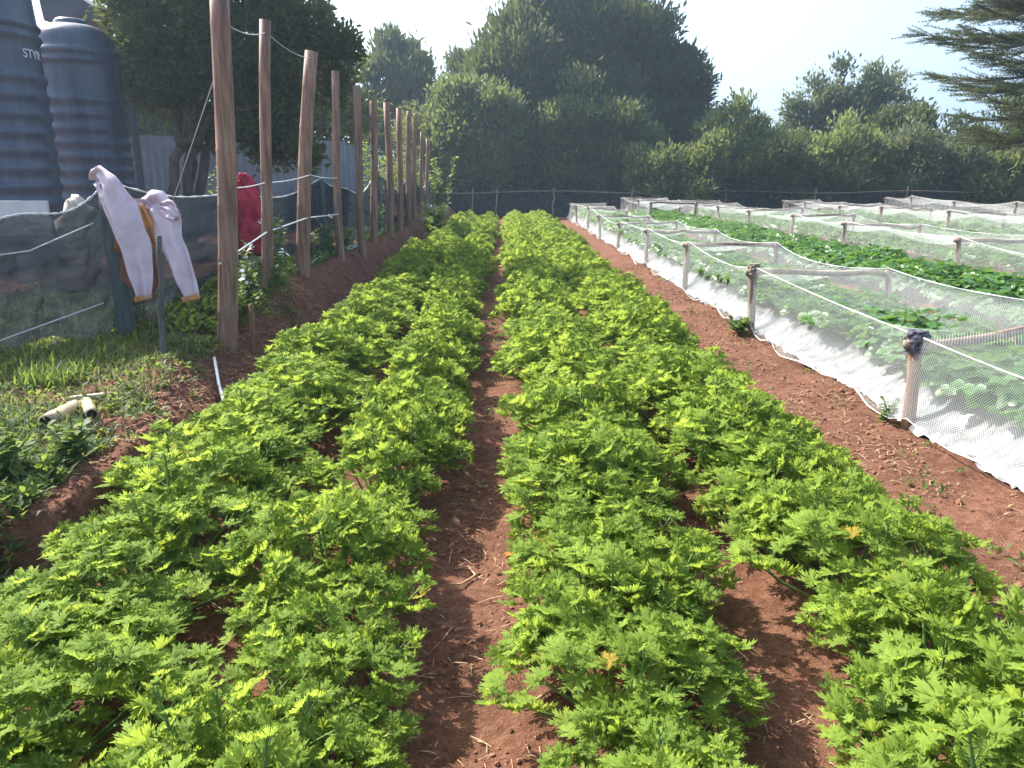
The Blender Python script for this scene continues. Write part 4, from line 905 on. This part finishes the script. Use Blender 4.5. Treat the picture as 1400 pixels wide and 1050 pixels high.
WL = [(352, 7.3, .75, 3, 'tall white flowered weed standing right of the thickest bamboo pole'), (335, 6.9, .45, 1, 'low bushy weed at the foot of the thickest bamboo pole'), (388, 8.4, .78, 1, 'upright leafy weed between the second and third bamboo poles'),
      (378, 8.0, .5, 2, 'small white flowered weed on the bank edge by the second bamboo pole'), (432, 10, .6, 0, 'leafy weed just right of the third bamboo pole'), (458, 11, .55, 2, 'white flowered weed at the foot of the fourth bamboo pole'),
      (480, 12.2, .5, 0, 'leafy weed left of the fifth bamboo pole'), (522, 14.8, .7, 0, 'leafy weed right of the sixth bamboo pole')]
for i, (px, yy, h, fl, lb) in enumerate(WL): tall_weed(lb, (px-690)/FPX*yy*1.02, yy, h, 20+i, fl)
tall_weed('broad leaved plant with yellowing leaves at the far end of the bank', (590-690)/FPX*19.5, 19.5, 1.0, 40, 1, lsz=.2, stems=9, spread=.5)
tall_weed('tangled green creeper rising between the pole row and the fence', (525-690)/FPX*18.5, 18.5, 2.0, 41, 0, lsz=.12, stems=16, spread=.55, mat='weed')
tall_weed('leafy creeper climbing beside the red cloth', (318-690)/FPX*8.9, 8.9, 1.25, 42, 0, lsz=.07, stems=10, spread=.12)
tall_weed('green bush behind the far bamboo poles', (560-690)/FPX*24, 24, 1.9, 43, 0, lsz=.16, stems=14, spread=.6)
tall_weed('small tree-like weed with shiny leaves beyond the last bamboo pole', (608-690)/FPX*27, 27, 2.2, 44, 0, lsz=.2, stems=7, spread=.4)
tall_weed('broad leafy weed on the cut bank at the left edge', -2.25, 3.2, .32, 45, 0, lsz=.085, stems=9, spread=.16, group='leafy weeds on the cut bank')
tall_weed('second leafy weed on the cut bank beside the geraniums', -2.02, 3.42, .22, 46, 0, lsz=.07, stems=8, spread=.12, group='leafy weeds on the cut bank')
tall_weed('lone broad leaved seedling in the gap of the right-hand row near the bottom', .98, 1.62, .30, 47, 0, lsz=.10, stems=1, spread=.02, group='seedlings in the paths')
tall_weed('small weed at the foot of the nearest net post', 2.60, 4.95, .18, 48, 0, lsz=.06, stems=6, spread=.07, group='weeds at the net posts')
tall_weed('grassy weed at the foot of the second net post', 2.52, 8.1, .2, 49, 0, lsz=.09, stems=8, spread=.12, group='weeds at the net posts')
def scrap(name, label, cat, px, py, Yp, size, mat, seed, n=7):
    p = P(px, py, Yp); g = np.random.default_rng(seed); v = []; f = []
    for i in range(n):
        for j in range(n):
            u, w = i/(n-1)-.5, j/(n-1)-.5; k = math.sqrt(max(0, 1-(2*u)**2))*.8+.2; v.append((u*size*1.6, w*size*k, .012+.35*size*abs(u)*abs(w)*2+.12*size*float(vn(u*4+seed, w*4, .5, seed))))
    f = [(i*n+j, (i+1)*n+j, (i+1)*n+j+1, i*n+j+1) for i in range(n-1) for j in range(n-1)]
    o = link(name, tri_mesh(name, v, f, mat, np.full(len(v), .5))); o.location = (p.x, Yp, gz(p.x, Yp)+.006); o.rotation_euler = (0, 0, g.random()*3); return tag(o, label, cat)
def Yg(py): return CAMZ/math.tan(PITCH+math.atan((py-525)/FPX))
scrap('dead_leaf', 'small orange dead leaf on the middle path', 'leaf', 696, 764, Yg(764), .035, M['dead'], 2)
scrap('dead_leaf', 'curled orange brown leaf touching a pale scrap on the middle path', 'leaf', 703, 816, Yg(816), .04, M['dead'], 3)
scrap('plastic_scrap', 'crumpled pale plastic scrap on the middle path under the geraniums', 'scrap', 720, 810, Yg(810), .05, M['scrap'], 4)
scrap('dead_leaf', 'dry pale leaf on the soil between the two right rows', 'leaf', 985, 800, Yg(800), .04, M['straw'], 5)
def rootbit(label, pts, r):
    q = [P(x, y, Yg(y)) for x, y in pts]
    for i, p in enumerate(q): p.z = gz(p.x, p.y)+.008+.012*math.sin(i*2.1)**2
    wire('dry_root', label, 'root', q, r, M['straw'], 0, 3, 'dry roots on the middle path', 5)
rootbit('pale curly dry root on the middle path', [(622, 775), (640, 772), (650, 784), (642, 795), (630, 806), (618, 808)], .004)
rootbit('thin dry root lying across the middle path', [(655, 830), (670, 828), (690, 826), (702, 818)], .003)
rootbit('dry yellowish stem on the middle path near the bottom', [(715, 978), (740, 970), (768, 958)], .005)
print('tris', sum(len(m.polygons) for m in bpy.data.meshes))
